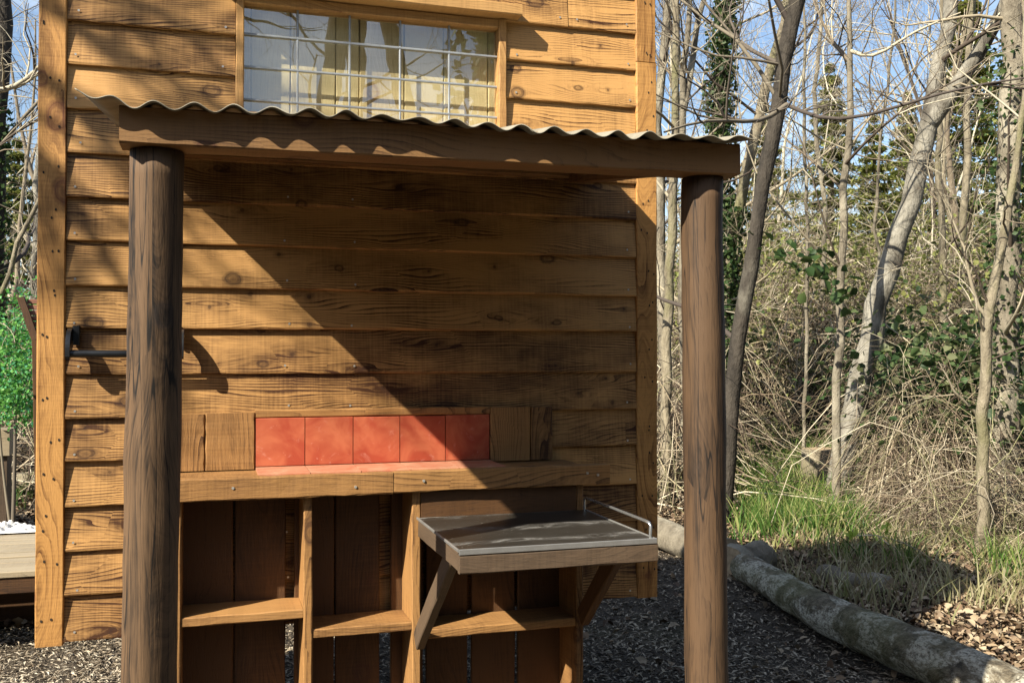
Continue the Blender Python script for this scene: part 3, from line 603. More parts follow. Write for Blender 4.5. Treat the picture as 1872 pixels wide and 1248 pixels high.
# ------------------------------------------------------------------ logs
def log(name, p, q, r0, r1, label, seed, mat='bark_log', stub=None):
    rr = np.random.default_rng(seed); p, q = np.array(p), np.array(q); L = np.linalg.norm(q - p); n, k = max(10, int(L / 0.03)), 40
    X = (q - p) / L; Yv = np.cross([0, 0, 1], X); Yv /= np.linalg.norm(Yv); Zv = np.cross(X, Yv)
    t = np.linspace(0, 1, n); an = np.arange(k) * 2 * np.pi / k; s = t[:, None] * L; A = an[None]
    rad = (r0 + (r1 - r0) * t)[:, None] * (1 + 0.05 * np.sin(2 * A + s * 2 + seed) + 0.03 * np.sin(3 * A - s * 4) + 0.02 * np.sin(7 * A + s * 9) + 0.02 * np.sin(s * 17 + A) + 0.05 * np.exp(-((s - 1.1) / 0.07) ** 2) * np.maximum(0, np.cos(A + 0.9)) + 0.045 * np.exp(-((s - 0.55) / 0.05) ** 2) * np.maximum(0, np.cos(A - 1.2)) + rr.normal(0, 0.010, (n, k)))
    cx = 0.03 * np.sin(t * 5 + seed) * L * 0.4; cz = 0.012 * np.sin(t * 9 + seed)
    V = np.stack([t[:, None] * L + 0 * A, cx[:, None] + rad * np.cos(A), cz[:, None] + rad * np.sin(A)], -1).reshape(-1, 3)
    idx = np.arange(n * k).reshape(n, k); a = idx[:-1]; b = np.roll(a, -1, 1); c = idx[1:]; d = np.roll(c, -1, 1)
    me = mesh_np(name, V, [np.stack([a, b, d, c], -1).reshape(-1, 4)], True)
    o = ob(name, me, mat); o.matrix_basis = Matrix([[X[i], Yv[i], Zv[i], p[i]] for i in range(3)] + [[0, 0, 0, 1]])
    props(o, label, 'log')
    for e, nm in ((0, 'cut_end'), (n - 1, 'cut_end')):
        Vc = V[idx[e]] * 1.0; cc = Vc.mean(0); Vc = np.concatenate([Vc, [cc + np.array([0.004 if e else -0.004, 0, 0])]])
        f = np.stack([np.arange(k), (np.arange(k) + 1) % k, np.full(k, k)], 1)
        ce = ob(nm, mesh_np(nm, Vc, f if e else f[:, ::-1]), 'cut'); ce.matrix_basis = o.matrix_basis.copy(); attach(ce, o)
    return o
def gpt(px, z, h=0.0):
    v = W(px, 648, z); return (v.x, v.y, float(gz(v.x, v.y)) + h)
log('log', gpt(1352, 5.95, 0.088), gpt(2080, 3.15, 0.095), 0.092, 0.103, 'thick lichen-flecked log edging the path, its near half in sun', 2)
log('log', gpt(1120, 7.7, 0.09), gpt(1330, 6.35, 0.10), 0.095, 0.11, 'dark shaded log behind the right porch post', 5, 'bark')
log('log', gpt(1335, 6.1, 0.10), gpt(1392, 6.35, 0.10), 0.10, 0.10, 'short dark log butted against the end of the thick log', 6, 'bark')
log('log', gpt(1500, 6.05, 0.05), gpt(1628, 5.65, 0.05), 0.058, 0.06, 'short grey log lying behind the thick lichen-flecked log', 7, 'bark')

# ------------------------------------------------------------------ ground litter (stuff)
def scatter(n, zr, pxr, cond=None, power=1.0):
    z = zr[0] * (zr[1] / zr[0]) ** (nrg.random(n) ** power); px = pxr[0] + (pxr[1] - pxr[0]) * nrg.random(n)
    lat = (px - 936) / FPX * z
    x = CAM.x + FWD.x * z + RGT.x * lat; y = CAM.y + FWD.y * z + RGT.y * lat
    if cond is not None: k = cond(x, y, z, px); x, y = x[k], y[k]
    return x, y
def chips(name, n, zr, pxr, s0, s1, mat, label, cat, cond=None, h=0.006, aspect=0.35, flat=0.8, shape=4):
    x, y = scatter(n, zr, pxr, cond); C = np.stack([x, y, gz(x, y) + h * nrg.random(len(x)) * 2 + 0.003], 1)
    props(ob(name, leaves_mesh(name, C, s0 + (s1 - s0) * nrg.random(len(x)) ** 2, flat, aspect, 0.35, shape), mat), label, cat, kind='stuff')
pathline = lambda x, y: (x - 2.95) * 0.45 - (3.0 - y) * 0.55   # >0 beyond the log
def right_of_log(x, y):
    a = np.array(gpt(1352, 5.95)); b_ = np.array(gpt(2080, 3.15)); return ((b_[0] - a[0]) * (y - a[1]) - (b_[1] - a[1]) * (x - a[0])) > 0
chips('wood_chips', 110000, (2.4, 9), (150, 2050), 0.012, 0.052, 'chip', 'dark bark and wood chips covering the path round the hut', 'wood chips', lambda x, y, z, px: ~(right_of_log(x, y) & (x > 1.4)), 0.008, 0.3)
chips('wood_chips', 26000, (3.4, 7.5), (-160, 420), 0.010, 0.045, 'chip_sunlit', 'wood shavings at the left foot of the hut, sunlight put into their pale colour', 'wood chips', lambda x, y, z, px: nrg.random(len(x)) < np.clip(1.2 - (x + 0.3) * 1.2, 0, 1), 0.010, 0.26)
chips('leaf_litter', 75000, (3.0, 16), (1050, 2150), 0.018, 0.065, 'dead_leaf', 'pale dead leaves strewn beyond the logs', 'leaf litter', lambda x, y, z, px: right_of_log(x, y) | (nrg.random(len(x)) < 0.03), 0.02, 0.6, 0.5, 6)
chips('leaf_litter', 9000, (5, 16), (-200, 140), 0.03, 0.08, 'dead_leaf', 'dead leaves strewn left of the hut', 'leaf litter', None, 0.02, 0.6, 0.5, 6)

def far_side(x, y, m=0.3):
    a = np.array(gpt(1352, 5.95)); b_ = np.array(gpt(2080, 3.15)); d_ = (b_ - a)[:2]; nn = np.array([-d_[1], d_[0]]) / np.linalg.norm(d_)
    return bool(right_of_log(x - nn[0] * m, y - nn[1] * m)) or x < 1.2
def grass_mesh(name, clumps):
    clumps = [c_ for c_ in clumps if far_side(c_[0], c_[1])]
    P, Rr = [], []; 
    for (x, y, n, h, sp) in clumps:
        ax = x + nrg.normal(0, sp, n); ay = y + nrg.normal(0, sp, n); az = gz(ax, ay); th = nrg.random(n) * 2 * np.pi; le = h * (0.5 + 0.7 * nrg.random(n)); ln = 0.15 + 0.6 * nrg.random(n)
        t = np.linspace(0, 1, 4)[None]
        P.append(np.stack([ax[:, None] + np.cos(th)[:, None] * (t ** 2) * (le * ln)[:, None], ay[:, None] + np.sin(th)[:, None] * (t ** 2) * (le * ln)[:, None], az[:, None] + t * (le * (1 - 0.35 * ln))[:, None]], -1))
        Rr.append(np.tile(np.array([[0.005, 0.0048, 0.0034, 0.0004]]), (n, 1)))
    P = np.concatenate(P); Rr = np.concatenate(Rr); n = len(P)
    side = nrg.normal(size=(n, 1, 3)); side[..., 2] = 0; side /= np.linalg.norm(side, axis=2, keepdims=True)
    V = np.stack([P - side * Rr[..., None], P + side * Rr[..., None]], 2).reshape(-1, 3)
    idx = np.arange(n * 8).reshape(n, 4, 2); q = np.stack([idx[:, :-1, 0], idx[:, :-1, 1], idx[:, 1:, 1], idx[:, 1:, 0]], -1).reshape(-1, 4)
    return mesh_np(name, V, q)
cl = []
for _ in range(300):
    px, py = rng.gauss(1460, 120), rng.uniform(815, 985)
    if py > 900: px = rng.uniform(1370, 1560)
    z = 1.4 * FPX / (py - 648); 
    if z > 10.5: z = rng.uniform(9, 11.9)
    v = W(px, 648, z); cl.append((v.x, v.y, rng.randint(14, 44), rng.uniform(0.12, 0.36), 0.12))
for _ in range(260):
    px, py = rng.uniform(1330, 1850), rng.uniform(840, 1010); z = min(10, 1.4 * FPX / (py - 648)); v = W(px, 648, z)
    cl.append((v.x, v.y, rng.randint(4, 16), rng.uniform(0.12, 0.26), 0.10))
for px, z in ((1830, 6.2), (1850, 6.0), (1815, 6.3), (1655, 6.3), (1665, 6.4), (1240, 10), (1225, 10.5), (1560, 6.6)):
    v = W(px, 648, z); cl.append((v.x, v.y, 40, 0.28, 0.07))
for px, z in ((25, 9), (50, 9.4), (8, 8.5)):
    v = W(px, 648, z); cl.append((v.x, v.y, 26, 0.3, 0.07))
props(ob('grass', grass_mesh('grass', cl), 'grass'), 'tufts of fresh green grass beyond the log', 'grass', kind='stuff')

cl = []
for _ in range(420):
    px, py = rng.uniform(1400, 1950), rng.uniform(850, 1130); z = min(9.5, 1.4 * FPX / (py - 648)); v = W(px, 648, z)
    if right_of_log(v.x, v.y): cl.append((v.x, v.y, rng.randint(5, 14), rng.uniform(0.10, 0.26), 0.12))
props(ob('dry_grass', grass_mesh('dry_grass', cl), 'straw'), 'dry straw-coloured grass stems among the dead leaves', 'grass', kind='stuff')

# ------------------------------------------------------------------ bare trees
def grow(out, p, d, L, r, lev, rr, maxlev, up=0.15, wig=0.22, dens=1.0):
    m = (9, 7, 6, 5)[min(lev, 3)]; pts = [p]; rs = [r]; d = np.array(d, float)
    for i in range(1, m):
        d = d + rr.normal(0, wig, 3) * (0.7 if lev == 0 else 1.0); d[2] += up * 0.3; d /= np.linalg.norm(d)
        pts.append(pts[-1] + d * L / (m - 1)); rs.append(max(r * (1 - 0.8 * i / (m - 1)), 0.0016))
    out.setdefault(min(lev, 3), []).append((np.array(pts), np.array(rs)))
    if lev >= maxlev: return
    nc = int(((7, 6, 5)[min(lev, 2)]) * dens * rr.uniform(0.7, 1.3)) 
    for c in range(nc):
        t = rr.uniform(0.15, 1.0); i = min(int(t * (m - 1)), m - 2); f = t * (m - 1) - i; q = pts[i] * (1 - f) + pts[i + 1] * f
        td = pts[i + 1] - pts[i]; td /= np.linalg.norm(td); s = rr.normal(size=3); s -= td * s.dot(td); s /= np.linalg.norm(s)
        a = rr.uniform(0.5, 1.1); nd = td * math.cos(a) + s * math.sin(a); 
        grow(out, q, nd, L * rr.uniform(0.35, 0.62), max(rs[i] * rr.uniform(0.4, 0.65), 0.0018), lev + 1, rr, maxlev, up, wig, dens)
def pack(out):
    g = []
    for lev, lst in out.items():
        g.append((np.stack([a for a, _ in lst]), np.stack([b for _, b in lst]), (6, 5, 4, 3)[lev]))
    return g
def tree(name, label, trunk, radii, bark, seed, nbr=14, blen=2.2, twigmat='twig', forks=(), extra=(), maxlev=3, zmin=0.22, topz=8.0, dens=0.6, ivy=None, cat='tree', group=None, brad=0.4):
    """trunk: world points base->top inside the view, continued upwards to topz"""
    rr = np.random.default_rng(seed); pts = [np.array(list(p)) for p in trunk]
    b0 = pts[0]; g0 = float(gz(b0[0], b0[1]))
    if b0[2] > g0 - 0.1:
        dd = pts[0] - pts[1]; dd /= abs(dd[2]) + 1e-6; h = b0[2] - g0 + 0.15
        pts = [b0 + np.array([dd[0] * h * 0.6, dd[1] * h * 0.6, -h])] + pts; radii = [radii[0] * 1.15] + list(radii)
        pts[0][2] = float(gz(pts[0][0], pts[0][1])) - 0.15
    if pts[-1][2] < topz:
        dd = pts[-1] - pts[-2]; dd /= np.linalg.norm(dd); rem = topz - pts[-1][2]
        for i in range(1, 4):
            dd = dd * 0.8 + np.array([rr.normal(0, .08), rr.normal(0, .08), 0.3]); dd /= np.linalg.norm(dd)
            pts.append(pts[-1] + dd * rem / 3); radii = list(radii) + [radii[-1] * 0.72]
    P = resample(pts, 26); tt = np.linspace(0, 1, 26)
    dl = np.r_[0, np.cumsum(np.linalg.norm(np.diff(np.array(pts), axis=0), axis=1))]; Rr = np.interp(tt, dl / dl[-1], radii)
    P[1:-1] += rr.normal(0, 0.012, (24, 3)); Rr = Rr * (1 + rr.normal(0, 0.03, 26))
    root = thing(name, tuple(P[0] + np.array([0, 0, 0.15])), label, cat, group)
    gr = [(P[None], Rr[None], 12)]
    fk = []
    for fp, fr in forks:
        Q = resample(fp, 14); gr.append((Q[None], np.interp(np.linspace(0, 1, 14), np.linspace(0, 1, len(fr)), fr)[None], 10)); fk.append((Q, fr))
    ob('trunk', tube_mesh('trunk', gr), bark, root)
    out = {}
    for ep, er in extra:
        Q = resample(ep, 9); out.setdefault(0, []).append((Q, np.linspace(er, er * 0.3, 9)))
        for c in range(9):
            i = rr.integers(1, 8); td = Q[i + 1] - Q[i] if i < 8 else Q[i] - Q[i - 1]; td /= np.linalg.norm(td); s = rr.normal(size=3)
            nd = td * 0.7 + s * 0.5; nd /= np.linalg.norm(nd); grow(out, Q[i], nd, rr.uniform(0.4, 1.0), er * 0.4, 2, rr, 3)
    for src, n_ in [(P, nbr)] + [(Q, max(3, nbr // 3)) for Q, _ in fk]:
        m = len(src)
        for c in range(n_):
            t = rr.uniform(zmin, 1.0) if src is P else rr.uniform(0.2, 1.0); i = min(int(t * (m - 1)), m - 2); az = rr.uniform(0, 2 * np.pi); el = rr.uniform(0.05, 0.9)
            nd = np.array([math.cos(az) * math.cos(el), math.sin(az) * math.cos(el), math.sin(el)])
            rb = (Rr[i] if src is P else 0.05) * rr.uniform(0.2, brad)
            grow(out, src[i], nd, blen * rr.uniform(0.5, 1.1), min(rb, 0.04), 0, rr, maxlev, dens=dens)
    if out: ob('crown', tube_mesh('crown', pack(out)), twigmat, root)
    if ivy:
        t0, t1, n_, sp, sz = ivy; ii = np.clip(((t0 + (t1 - t0) * rr.random(n_)) * 25), 0, 24.99); i0 = ii.astype(int); f = (ii - i0)[:, None]
        C = P[i0] * (1 - f) + P[np.minimum(i0 + 1, 25)] * f; dr = rr.normal(size=(n_, 3)); dr[:, 2] *= 0.4; dr /= np.linalg.norm(dr, axis=1, keepdims=True)
        C = C + dr * (Rr[i0] + sp * (rr.random(n_) ** 1.5))[:, None]
        ob('ivy', leaves_mesh('ivy', C, sz * (0.6 + 0.8 * rr.random(n_)), 0, 0.85), 'ivy', root)
    return root
def rp_(wpx, z): return wpx / 2 / FPX * z
def T(name, label, path, z, widths, bark, seed, **kw):
    zs = z if isinstance(z, (list, tuple)) else [z] * len(path)
    pts = [W(a, b_, zz) for (a, b_), zz in zip(path, zs)]
    return tree(name, label, pts, [rp_(w_ * 0.76, zz) for w_, zz in zip(widths, zs)], bark, seed, **kw)

T('bare_tree', 'pale smooth slim trunk rising right beside the hut corner trim', [(1222, 560), (1230, 300), (1240, 150), (1236, -10)], 9.0, [24, 20, 19, 17], 'bark_pale', 21, nbr=14)
T('bare_tree', 'thin grey-brown trunk forking behind the pale slim trunk by the hut', [(1250, 600), (1246, 260), (1252, 110), (1262, -10)], 9.6, [18, 17, 15, 12], 'bark', 22, nbr=13,
  forks=[([W(1250, 200, 9.6), W(1268, 110, 9.7), W(1275, 40, 9.8), W(1300, -40, 9.9)], [0.04, 0.03, 0.03, 0.02])])
T('bare_tree', 'grey trunk half hidden behind the hut corner at the top', [(1214, 640), (1208, 420), (1204, 200), (1212, 60), (1225, -20)], 10.5, [26, 24, 22, 20, 16], 'bark', 23, nbr=9)
T('ivy_clad_tree', 'upright trunk wrapped in dark green ivy between hut and leaning trunks', [(1330, 560), (1318, 380), (1312, 200), (1322, 90), (1329, -10)], 10.5, [26, 26, 24, 22, 20], 'bark_pale', 24, nbr=10, ivy=(0.25, 0.66, 5200, 0.14, 0.05))
T('bare_tree', 'big dark trunk leaning right, nearest behind the right porch post', [(1335, 720), (1352, 590), (1390, 400), (1422, 190), (1462, -20)], 8.0, [38, 38, 36, 38, 38], 'bark_dark', 25, nbr=13, blen=2.6, twigmat='twig_dark',
  extra=[([W(1440, 190, 7.4), W(1390, 226, 6.8), W(1290, 213, 6.3), W(1215, 240, 6.0)], 0.022), ([W(1440, 190, 7.4), W(1520, 226, 6.8), W(1620, 205, 6.4), W(1760, 150, 6.2), W(1880, 140, 6.0)], 0.018)])
T('ivy_clad_tree', 'pale leaning trunk with ivy low down, beside the big dark leaning trunk', [(1322, 600), (1335, 430), (1382, 240), (1415, 110), (1442, -10)], 10.0, [30, 28, 27, 24, 20], 'bark_pale', 26, nbr=10, ivy=(0.12, 0.36, 2600, 0.12, 0.05))
T('bare_tree', 'thin straight pale trunk standing alone against the blue sky', [(1534, 640), (1540, 430), (1550, 270), (1557, 120), (1554, -10)], 8.4, [20, 19, 17, 14, 12], 'bark', 27, nbr=15,
  extra=[([W(1556, 90, 8.4), W(1600, 110, 8.2), W(1660, 60, 8.0), W(1760, 20, 8.0)], 0.018), ([W(1546, 300, 8.4), W(1590, 250, 8.0), W(1660, 190, 7.8), W(1800, 120, 7.6)], 0.016), ([W(1556, 110, 8.4), W(1520, 70, 8.6), W(1490, 0, 8.8)], 0.02)])
T('forked_tree', 'silvery leaning trunk forking into two limbs on the right', [(1606, 545), (1645, 440), (1688, 290), (1708, 195), (1722, 100), (1748, -10)], 9.0, [52, 48, 46, 42, 34, 32], 'bark_silver', 28, nbr=9, zmin=0.5,
  forks=[([W(1700, 225, 9.0), W(1745, 165, 8.9), W(1795, 92, 8.8), W(1830, 30, 8.7), W(1860, -40, 8.6)], [0.09, 0.072, 0.062, 0.055, 0.05])])
T('stem_clad_tree', 'thick trunk hung with climbing stems at the right edge', [(1838, 660), (1842, 430), (1852, 200), (1862, -20)], 8.0, [60, 56, 54, 52], 'bark', 29, nbr=16, blen=1.6, zmin=0.05, ivy=(0.1, 0.5, 1400, 0.18, 0.045), brad=0.2)
T('bare_tree', 'small curved pale trunk in front of the stem-clad trunk', [(1800, 660), (1803, 570), (1824, 480), (1850, 385), (1858, 300)], 6.8, [26, 24, 22, 20, 16], 'bark_pale', 30, nbr=9, blen=1.4, topz=4.5)
T('bare_sapling', 'whip-thin sapling just right of the big dark leaning trunk', [(1474, 640), (1478, 420), (1470, 240), (1474, 90)], 9.5, [9, 9, 8, 7], 'bark', 31, nbr=9, blen=1.3, topz=6)
T('bare_tree', 'slim pale trunk between the forked trunk and right edge', [(1722, 640), (1727, 480), (1716, 330), (1722, 150)], 12.0, [17, 17, 15, 13], 'bark_pale', 32, nbr=12)
T('bare_tree', 'pale twin-like trunk close right of the slim pale trunk', [(1768, 620), (1762, 440), (1770, 250), (1776, 80)], 13.0, [20, 18, 17, 15], 'bark_pale', 33, nbr=12)
T('bare_tree', 'faint grey trunk left of the thin straight pale trunk', [(1502, 560), (1510, 380), (1490, 200), (1500, 40)], 14.0, [12, 12, 11, 9], 'bark', 34, nbr=13)
T('bare_sapling', 'slender sapling with arching twigs left of the forked trunk', [(1622, 640), (1600, 430), (1612, 240), (1640, 60)], 10.0, [8, 8, 7, 6], 'bark', 35, nbr=12, blen=1.8, topz=6)
# left of the hut
T('bare_tree', 'dark trunk at the left edge of the view', [(-14, 620), (-8, 300), (0, 120), (6, -10)], 10, [42, 40, 36, 34], 'bark_dark', 41, nbr=14, twigmat='twig_dark', ivy=(0.2, 0.5, 1200, 0.1, 0.05))
T('bare_tree', 'pale leaning stem with crossing branches left of the hut', [(-30, 640), (0, 520), (36, 430), (64, 380), (120, 250)], 8.0, [12, 12, 11, 10, 9], 'bark_pale', 42, nbr=16, blen=1.6, topz=6,
  extra=[([W(-60, 160, 8), W(0, 168, 8), W(40, 150, 8), W(90, 95, 8)], 0.03), ([W(-40, 300, 8), W(10, 250, 8), W(60, 220, 8), W(110, 200, 8)], 0.016)])
T('bare_tree', 'whitish birch-like trunk hard against the hut left edge', [(58, 700), (64, 500), (66, 330), (72, 200)], 14, [16, 16, 15, 14], 'bark_silver', 43, nbr=14)
# unseen side: trees behind the camera, mirrored in the window and shading the gable
def back_tree(x, y, h, r, seed, label, lean=(0.0, 0.0), **kw):
    g = float(gz(x, y)); pts = [Vector((x, y, g - 0.15)), Vector((x + lean[0] * .3, y + lean[1] * .3, g + h * .3)), Vector((x + lean[0], y + lean[1], g + h * .75))]
    return tree('bare_tree', label, pts, [r * 1.1, r, r * .65], 'bark_dark', seed, topz=g + h, zmin=0.3, twigmat='twig_dark', **kw)
for i, (x, y, h, r, ln) in enumerate([(1.2, -13, 13, 0.20, (1.2, 0)), (3.6, -11.5, 12, 0.16, (-1.6, 0)), (5.4, -15, 14, 0.24, (0.3, 0)), (0.0, -17, 14, 0.2, (-.5, 0)), (8.2, -14, 13, 0.2, (1.0, 0)), (2.8, -19, 15, 0.25, (.4, 0)), (6.8, -20, 15, .22, (-.6, 0)), (-2.6, -12, 12, .14, (.8, 0))]):
    back_tree(x, y, h, r, 60 + i, 'bare tree behind the viewer, mirrored in the hut window', ln, nbr=10, blen=3.2, maxlev=2, group='bare trees behind the viewer')
SD = -SUN_TO
def shade(x, z, t): return Vector((x, 0, z)) + SUN_TO * t
q = 4.2
def wallpt(px, py):
    d_ = W(px, py, 1.0) - CAM; return CAM + d_ * (-CAM.y / d_.y)
def sh_(pts, r): return ([wallpt(*p) + SUN_TO * (q + 0.12 * i) for i, p in enumerate(pts)], r)
tp = wallpt(60, -40) + SUN_TO * q; base = Vector((tp.x - 1.5, tp.y - 0.5, -0.15))
tree('bare_tree', 'tall bare tree left of the viewer whose branches shade the gable', [base, Vector((base.x + .1, base.y + .05, 2.0)), Vector((tp.x - .8, tp.y - .3, 3.9)), tp + Vector((-.35, -.15, .4))], [0.13, 0.11, 0.08, 0.05], 'bark_dark', 77, nbr=0, topz=8.0, twigmat='twig_dark', maxlev=2,
     extra=[sh_([(-40, -60), (60, 10), (123, 52), (187, 85), (270, 128), (360, 178), (450, 240)], 0.034),
            sh_([(-60, 40), (30, 100), (90, 150), (150, 205), (210, 246), (280, 300)], 0.032),
            sh_([(-50, 150), (40, 235), (100, 305), (160, 400), (205, 465), (250, 540), (320, 640)], 0.036),
            sh_([(120, -60), (210, 5), (330, 62), (430, 112), (520, 150)], 0.020),
            sh_([(150, -60), (230, 30), (300, 100), (340, 180)], 0.014)])

# ------------------------------------------------------------------ conifers and the far wood
def conifer_mesh(seed, h=8.0, n=12000):
    rr = np.random.default_rng(seed); z = h * (0.06 + 0.94 * rr.random(n) ** 1.25); tiers = np.round(z / 0.42) * 0.42
    a = np.round(rr.random(n) * 9) / 9 * 2 * np.pi + tiers * 5.1 + rr.normal(0, 0.10, n); Rm = (1 - tiers / h) * h * 0.26 + 0.15; rad = Rm * rr.random(n) ** 0.6 * (0.75 + 0.35 * np.sin(tiers * 7))
    C = np.stack([rad * np.cos(a), rad * np.sin(a), tiers - rad * 0.28 + rr.normal(0, 0.06, n)], 1)
    return leaves_mesh('crown', C, 0.2 * (0.5 + rr.random(n)), 0.35, 0.35)
cm = [conifer_mesh(1), conifer_mesh(2)]
tm_ = tube_mesh('trunk', [(np.array([[(0, 0, -0.3), (0, 0, 4), (0, 0, 7.6)]]), np.array([[0.13, 0.08, 0.02]]), 8)])
clabels = ['yellow-green conifer behind the porch post and leaning trunks', 'yellow-green conifer behind the thin straight pale trunk', 'conifer behind the forked silvery trunk', 'conifer between forked trunk and right edge', 'conifer at the far right behind the stem-clad trunk', 'short conifer low behind the slender sapling', 'conifer glimpsed left of the hut']
for i, (px, z, sc) in enumerate([(1400, 24, 0.60), (1520, 21, 0.62), (1660, 23, 0.60), (1770, 20, 0.78), (1880, 22, 0.85), (1600, 19, 0.44), (30, 17, 0.5)]):
    p = gpt(px, z); e = thing('conifer', p, clabels[i], 'conifer')
    for nm, me, mt in (('crown', cm[i % 2], 'conifer'), ('trunk', tm_, 'bark')):
        o = ob(nm, me, mt); o.location = p; o.scale = (sc * 1.35, sc * 1.35, sc); o.rotation_euler = (0, 0, i * 1.3); attach(o, e)

def far_wood(name, pxr, zr, n, label, seed):
    rr = np.random.default_rng(seed); out = {}
    for _ in range(n):
        z = rr.uniform(*zr); px = rr.uniform(*pxr); p = np.array(gpt(px, z)); tall = rr.random() < 0.10; h = rr.uniform(5.0, 9.0) if tall else rr.uniform(1.2, 3.2); r = rr.uniform(0.04, 0.09) if tall else rr.uniform(0.012, 0.03)
        d = np.array([rr.normal(0, .18), rr.normal(0, .18), 1.0]); d /= np.linalg.norm(d)
        o2 = {}; grow(o2, p - np.array([0, 0, .2]), d, h, r, 0, rr, 2, 0.25, 0.10, 1.1)
        for k, l in o2.items(): out.setdefault(k, []).extend(l)
    props(ob(name, tube_mesh(name, pack(out)), 'twig'), label, 'woodland', kind='stuff')
far_wood('far_wood', (1150, 2050), (14, 34), 160, 'distant bare woodland behind the clearing on the right', 5)
far_wood('far_wood', (-120, 160), (12, 30), 60, 'distant bare woodland left of the hut', 6)

def sky_blocker_ring():  # unseen leaf ring, added to cut ambient sky light under the porch
    rr = np.random.default_rng(91); C = []
    for _ in range(300):
        a = rr.uniform(R(150), R(385)); rd = rr.uniform(14, 19)
        x, y = rd * math.cos(a), -3.1 + rd * math.sin(a)
        if y > -1.0: continue
        dg = math.degrees(a) % 360; front = 262 < dg < 294; sunny = 180 < dg < 240
        h = rr.uniform(2.5, 4.2) if front else (rr.uniform(4.5, 7.0) if sunny else rr.uniform(8.5, 12.0)); n = 260 if front else (800 if sunny else 1400)
        C.append(np.stack([x + rr.normal(0, 0.8, n), y + rr.normal(0, 0.8, n), gz(x, y) + h * rr.random(n)], 1))
    props(ob('sky_blocker_foliage', leaves_mesh('sky_blocker_foliage', np.concatenate(C), 0.28, 0, 0.8), 'ivy'), 'unseen evergreen leaf ring behind the viewer, added to block low sky light', 'undergrowth', kind='stuff')
sky_blocker_ring()

# ------------------------------------------------------------------ brambles and dry canes
def brambles(name, n, zr, pxr, hmax, L, label, seed, r=0.004, leaves=0, mat='cane', leafcond=None):
    rr = np.random.default_rng(seed); m = 7
    z = rr.uniform(zr[0], zr[1], n); px = rr.uniform(pxr[0], pxr[1], n); lat = (px - 936) / FPX * z
    z = np.where((px > 1320) & (px < 1610) & (z < 11.6), z + 3.2, z); lat = (px - 936) / FPX * z
    x = CAM.x + FWD.x * z + RGT.x * lat; y = CAM.y + FWD.y * z + RGT.y * lat; g = gz(x, y)
    th = rr.random(n) * 2 * np.pi; le = L * (0.35 + 0.9 * rr.random(n)); t = np.linspace(0, 1, m)[None]
    hh = hmax * rr.random(n) ** 1.3; z0 = hh * rr.random(n) * 0.5
    arch = 4 * t * (1 - t) * (hh * 0.6)[:, None] + z0[:, None] * (1 - t) + (hh * rr.random(n) * 0.9)[:, None] * t
    P = np.stack([x[:, None] + np.cos(th)[:, None] * (t - 0.3) * le[:, None], y[:, None] + np.sin(th)[:, None] * (t - 0.3) * le[:, None], g[:, None] + 0.02 + arch], -1)
    P += np.cumsum(rr.normal(0, 0.05, P.shape), axis=1) * (le / L)[:, None, None]
    P[..., 2] = np.maximum(P[..., 2], gz(P[..., 0], P[..., 1]) + 0.01)
    Rr = (r * (0.5 + 1.3 * rr.random(n) ** 3))[:, None] * np.linspace(1.1, 0.45, m)[None]
    o = props(ob(name, tube_mesh(name, [(P, Rr, 3)]), mat), label, 'undergrowth', kind='stuff')
    return P
brambles('bramble_thicket', 5200, (8.6, 13.5), (1180, 2050), 1.3, 1.7, 'tangled dry bramble canes and fallen twigs right of the hut', 51, 0.0062)
brambles('bramble_thicket', 3600, (12.5, 22), (1150, 2050), 1.6, 2.2, 'paler thicket of dry stems farther back under the trees', 52, 0.007)
brambles('bramble_thicket', 1500, (6.8, 9.2), (1660, 2100), 0.6, 1.1, 'dry stems and twigs on the ground beyond the log', 53, 0.0032)
brambles('bramble_thicket', 800, (9, 16), (-160, 130), 1.3, 1.7, 'tangled dry stems left of the hut', 54, 0.006)
brambles('bramble_thicket', 900, (7.7, 8.8), (1612, 1800), 1.15, 1.1, 'knee-high dry canes round the foot of the forked trunk', 56, 0.004)
brambles('bramble_thicket', 800, (8.8, 11.5), (1190, 2000), 1.7, 1.9, 'tall arching stems standing over the bramble tangle', 57, 0.005)
brambles('fallen_twigs', 700, (6.2, 9.5), (1330, 1950), 0.10, 0.7, 'fine fallen twigs lying in the grass and leaves', 55, 0.003)
def leafclump(name, spots, n, size, mat, label, cat, sp=(0.28, 0.28, 0.2)):
    C = []
    for (px, py, z, k) in spots:
        v = W(px, py, z); C.append(np.array(list(v)) + nrg.normal(size=(int(n * k), 3)) * np.array(sp))
    C = np.concatenate(C); C[:, 2] = np.maximum(C[:, 2], gz(C[:, 0], C[:, 1]) + 0.02)
    return props(ob(name, leaves_mesh(name, C, size * (0.5 + nrg.random(len(C))), 0.2, 0.75, 0.25, 6), mat), label, cat, kind='stuff')
leafclump('bramble_leaves', [(1700, 670, 8.6, 1), (1760, 650, 8.4, 1), (1640, 690, 8.8, .8), (1800, 720, 8.2, .7), (1740, 750, 8.2, .8), (1680, 760, 8.3, .6), (1840, 640, 8.2, .7), (1600, 640, 9.2, .5), (1850, 780, 8.0, .4), (1580, 700, 10, .6), (1480, 720, 12.2, .8), (1400, 700, 12.4, .8), (1350, 640, 12, .6), (1640, 610, 9.5, .6)], 260, 0.07, 'bramble_leaf', 'dark green bramble leaves among the dry canes', 'bramble')
leafclump('ivy_sprig', [(1440, 470, 7.8, 1), (1490, 490, 7.8, 1.0), (1535, 535, 7.8, 1), (1460, 480, 7.8, .8), (1390, 440, 7.9, .5), (1515, 520, 7.8, .8)], 14, 0.085, 'ivy', 'dark leaves hanging on a thin branch before the clearing', 'leaves', (0.09, 0.09, 0.07))
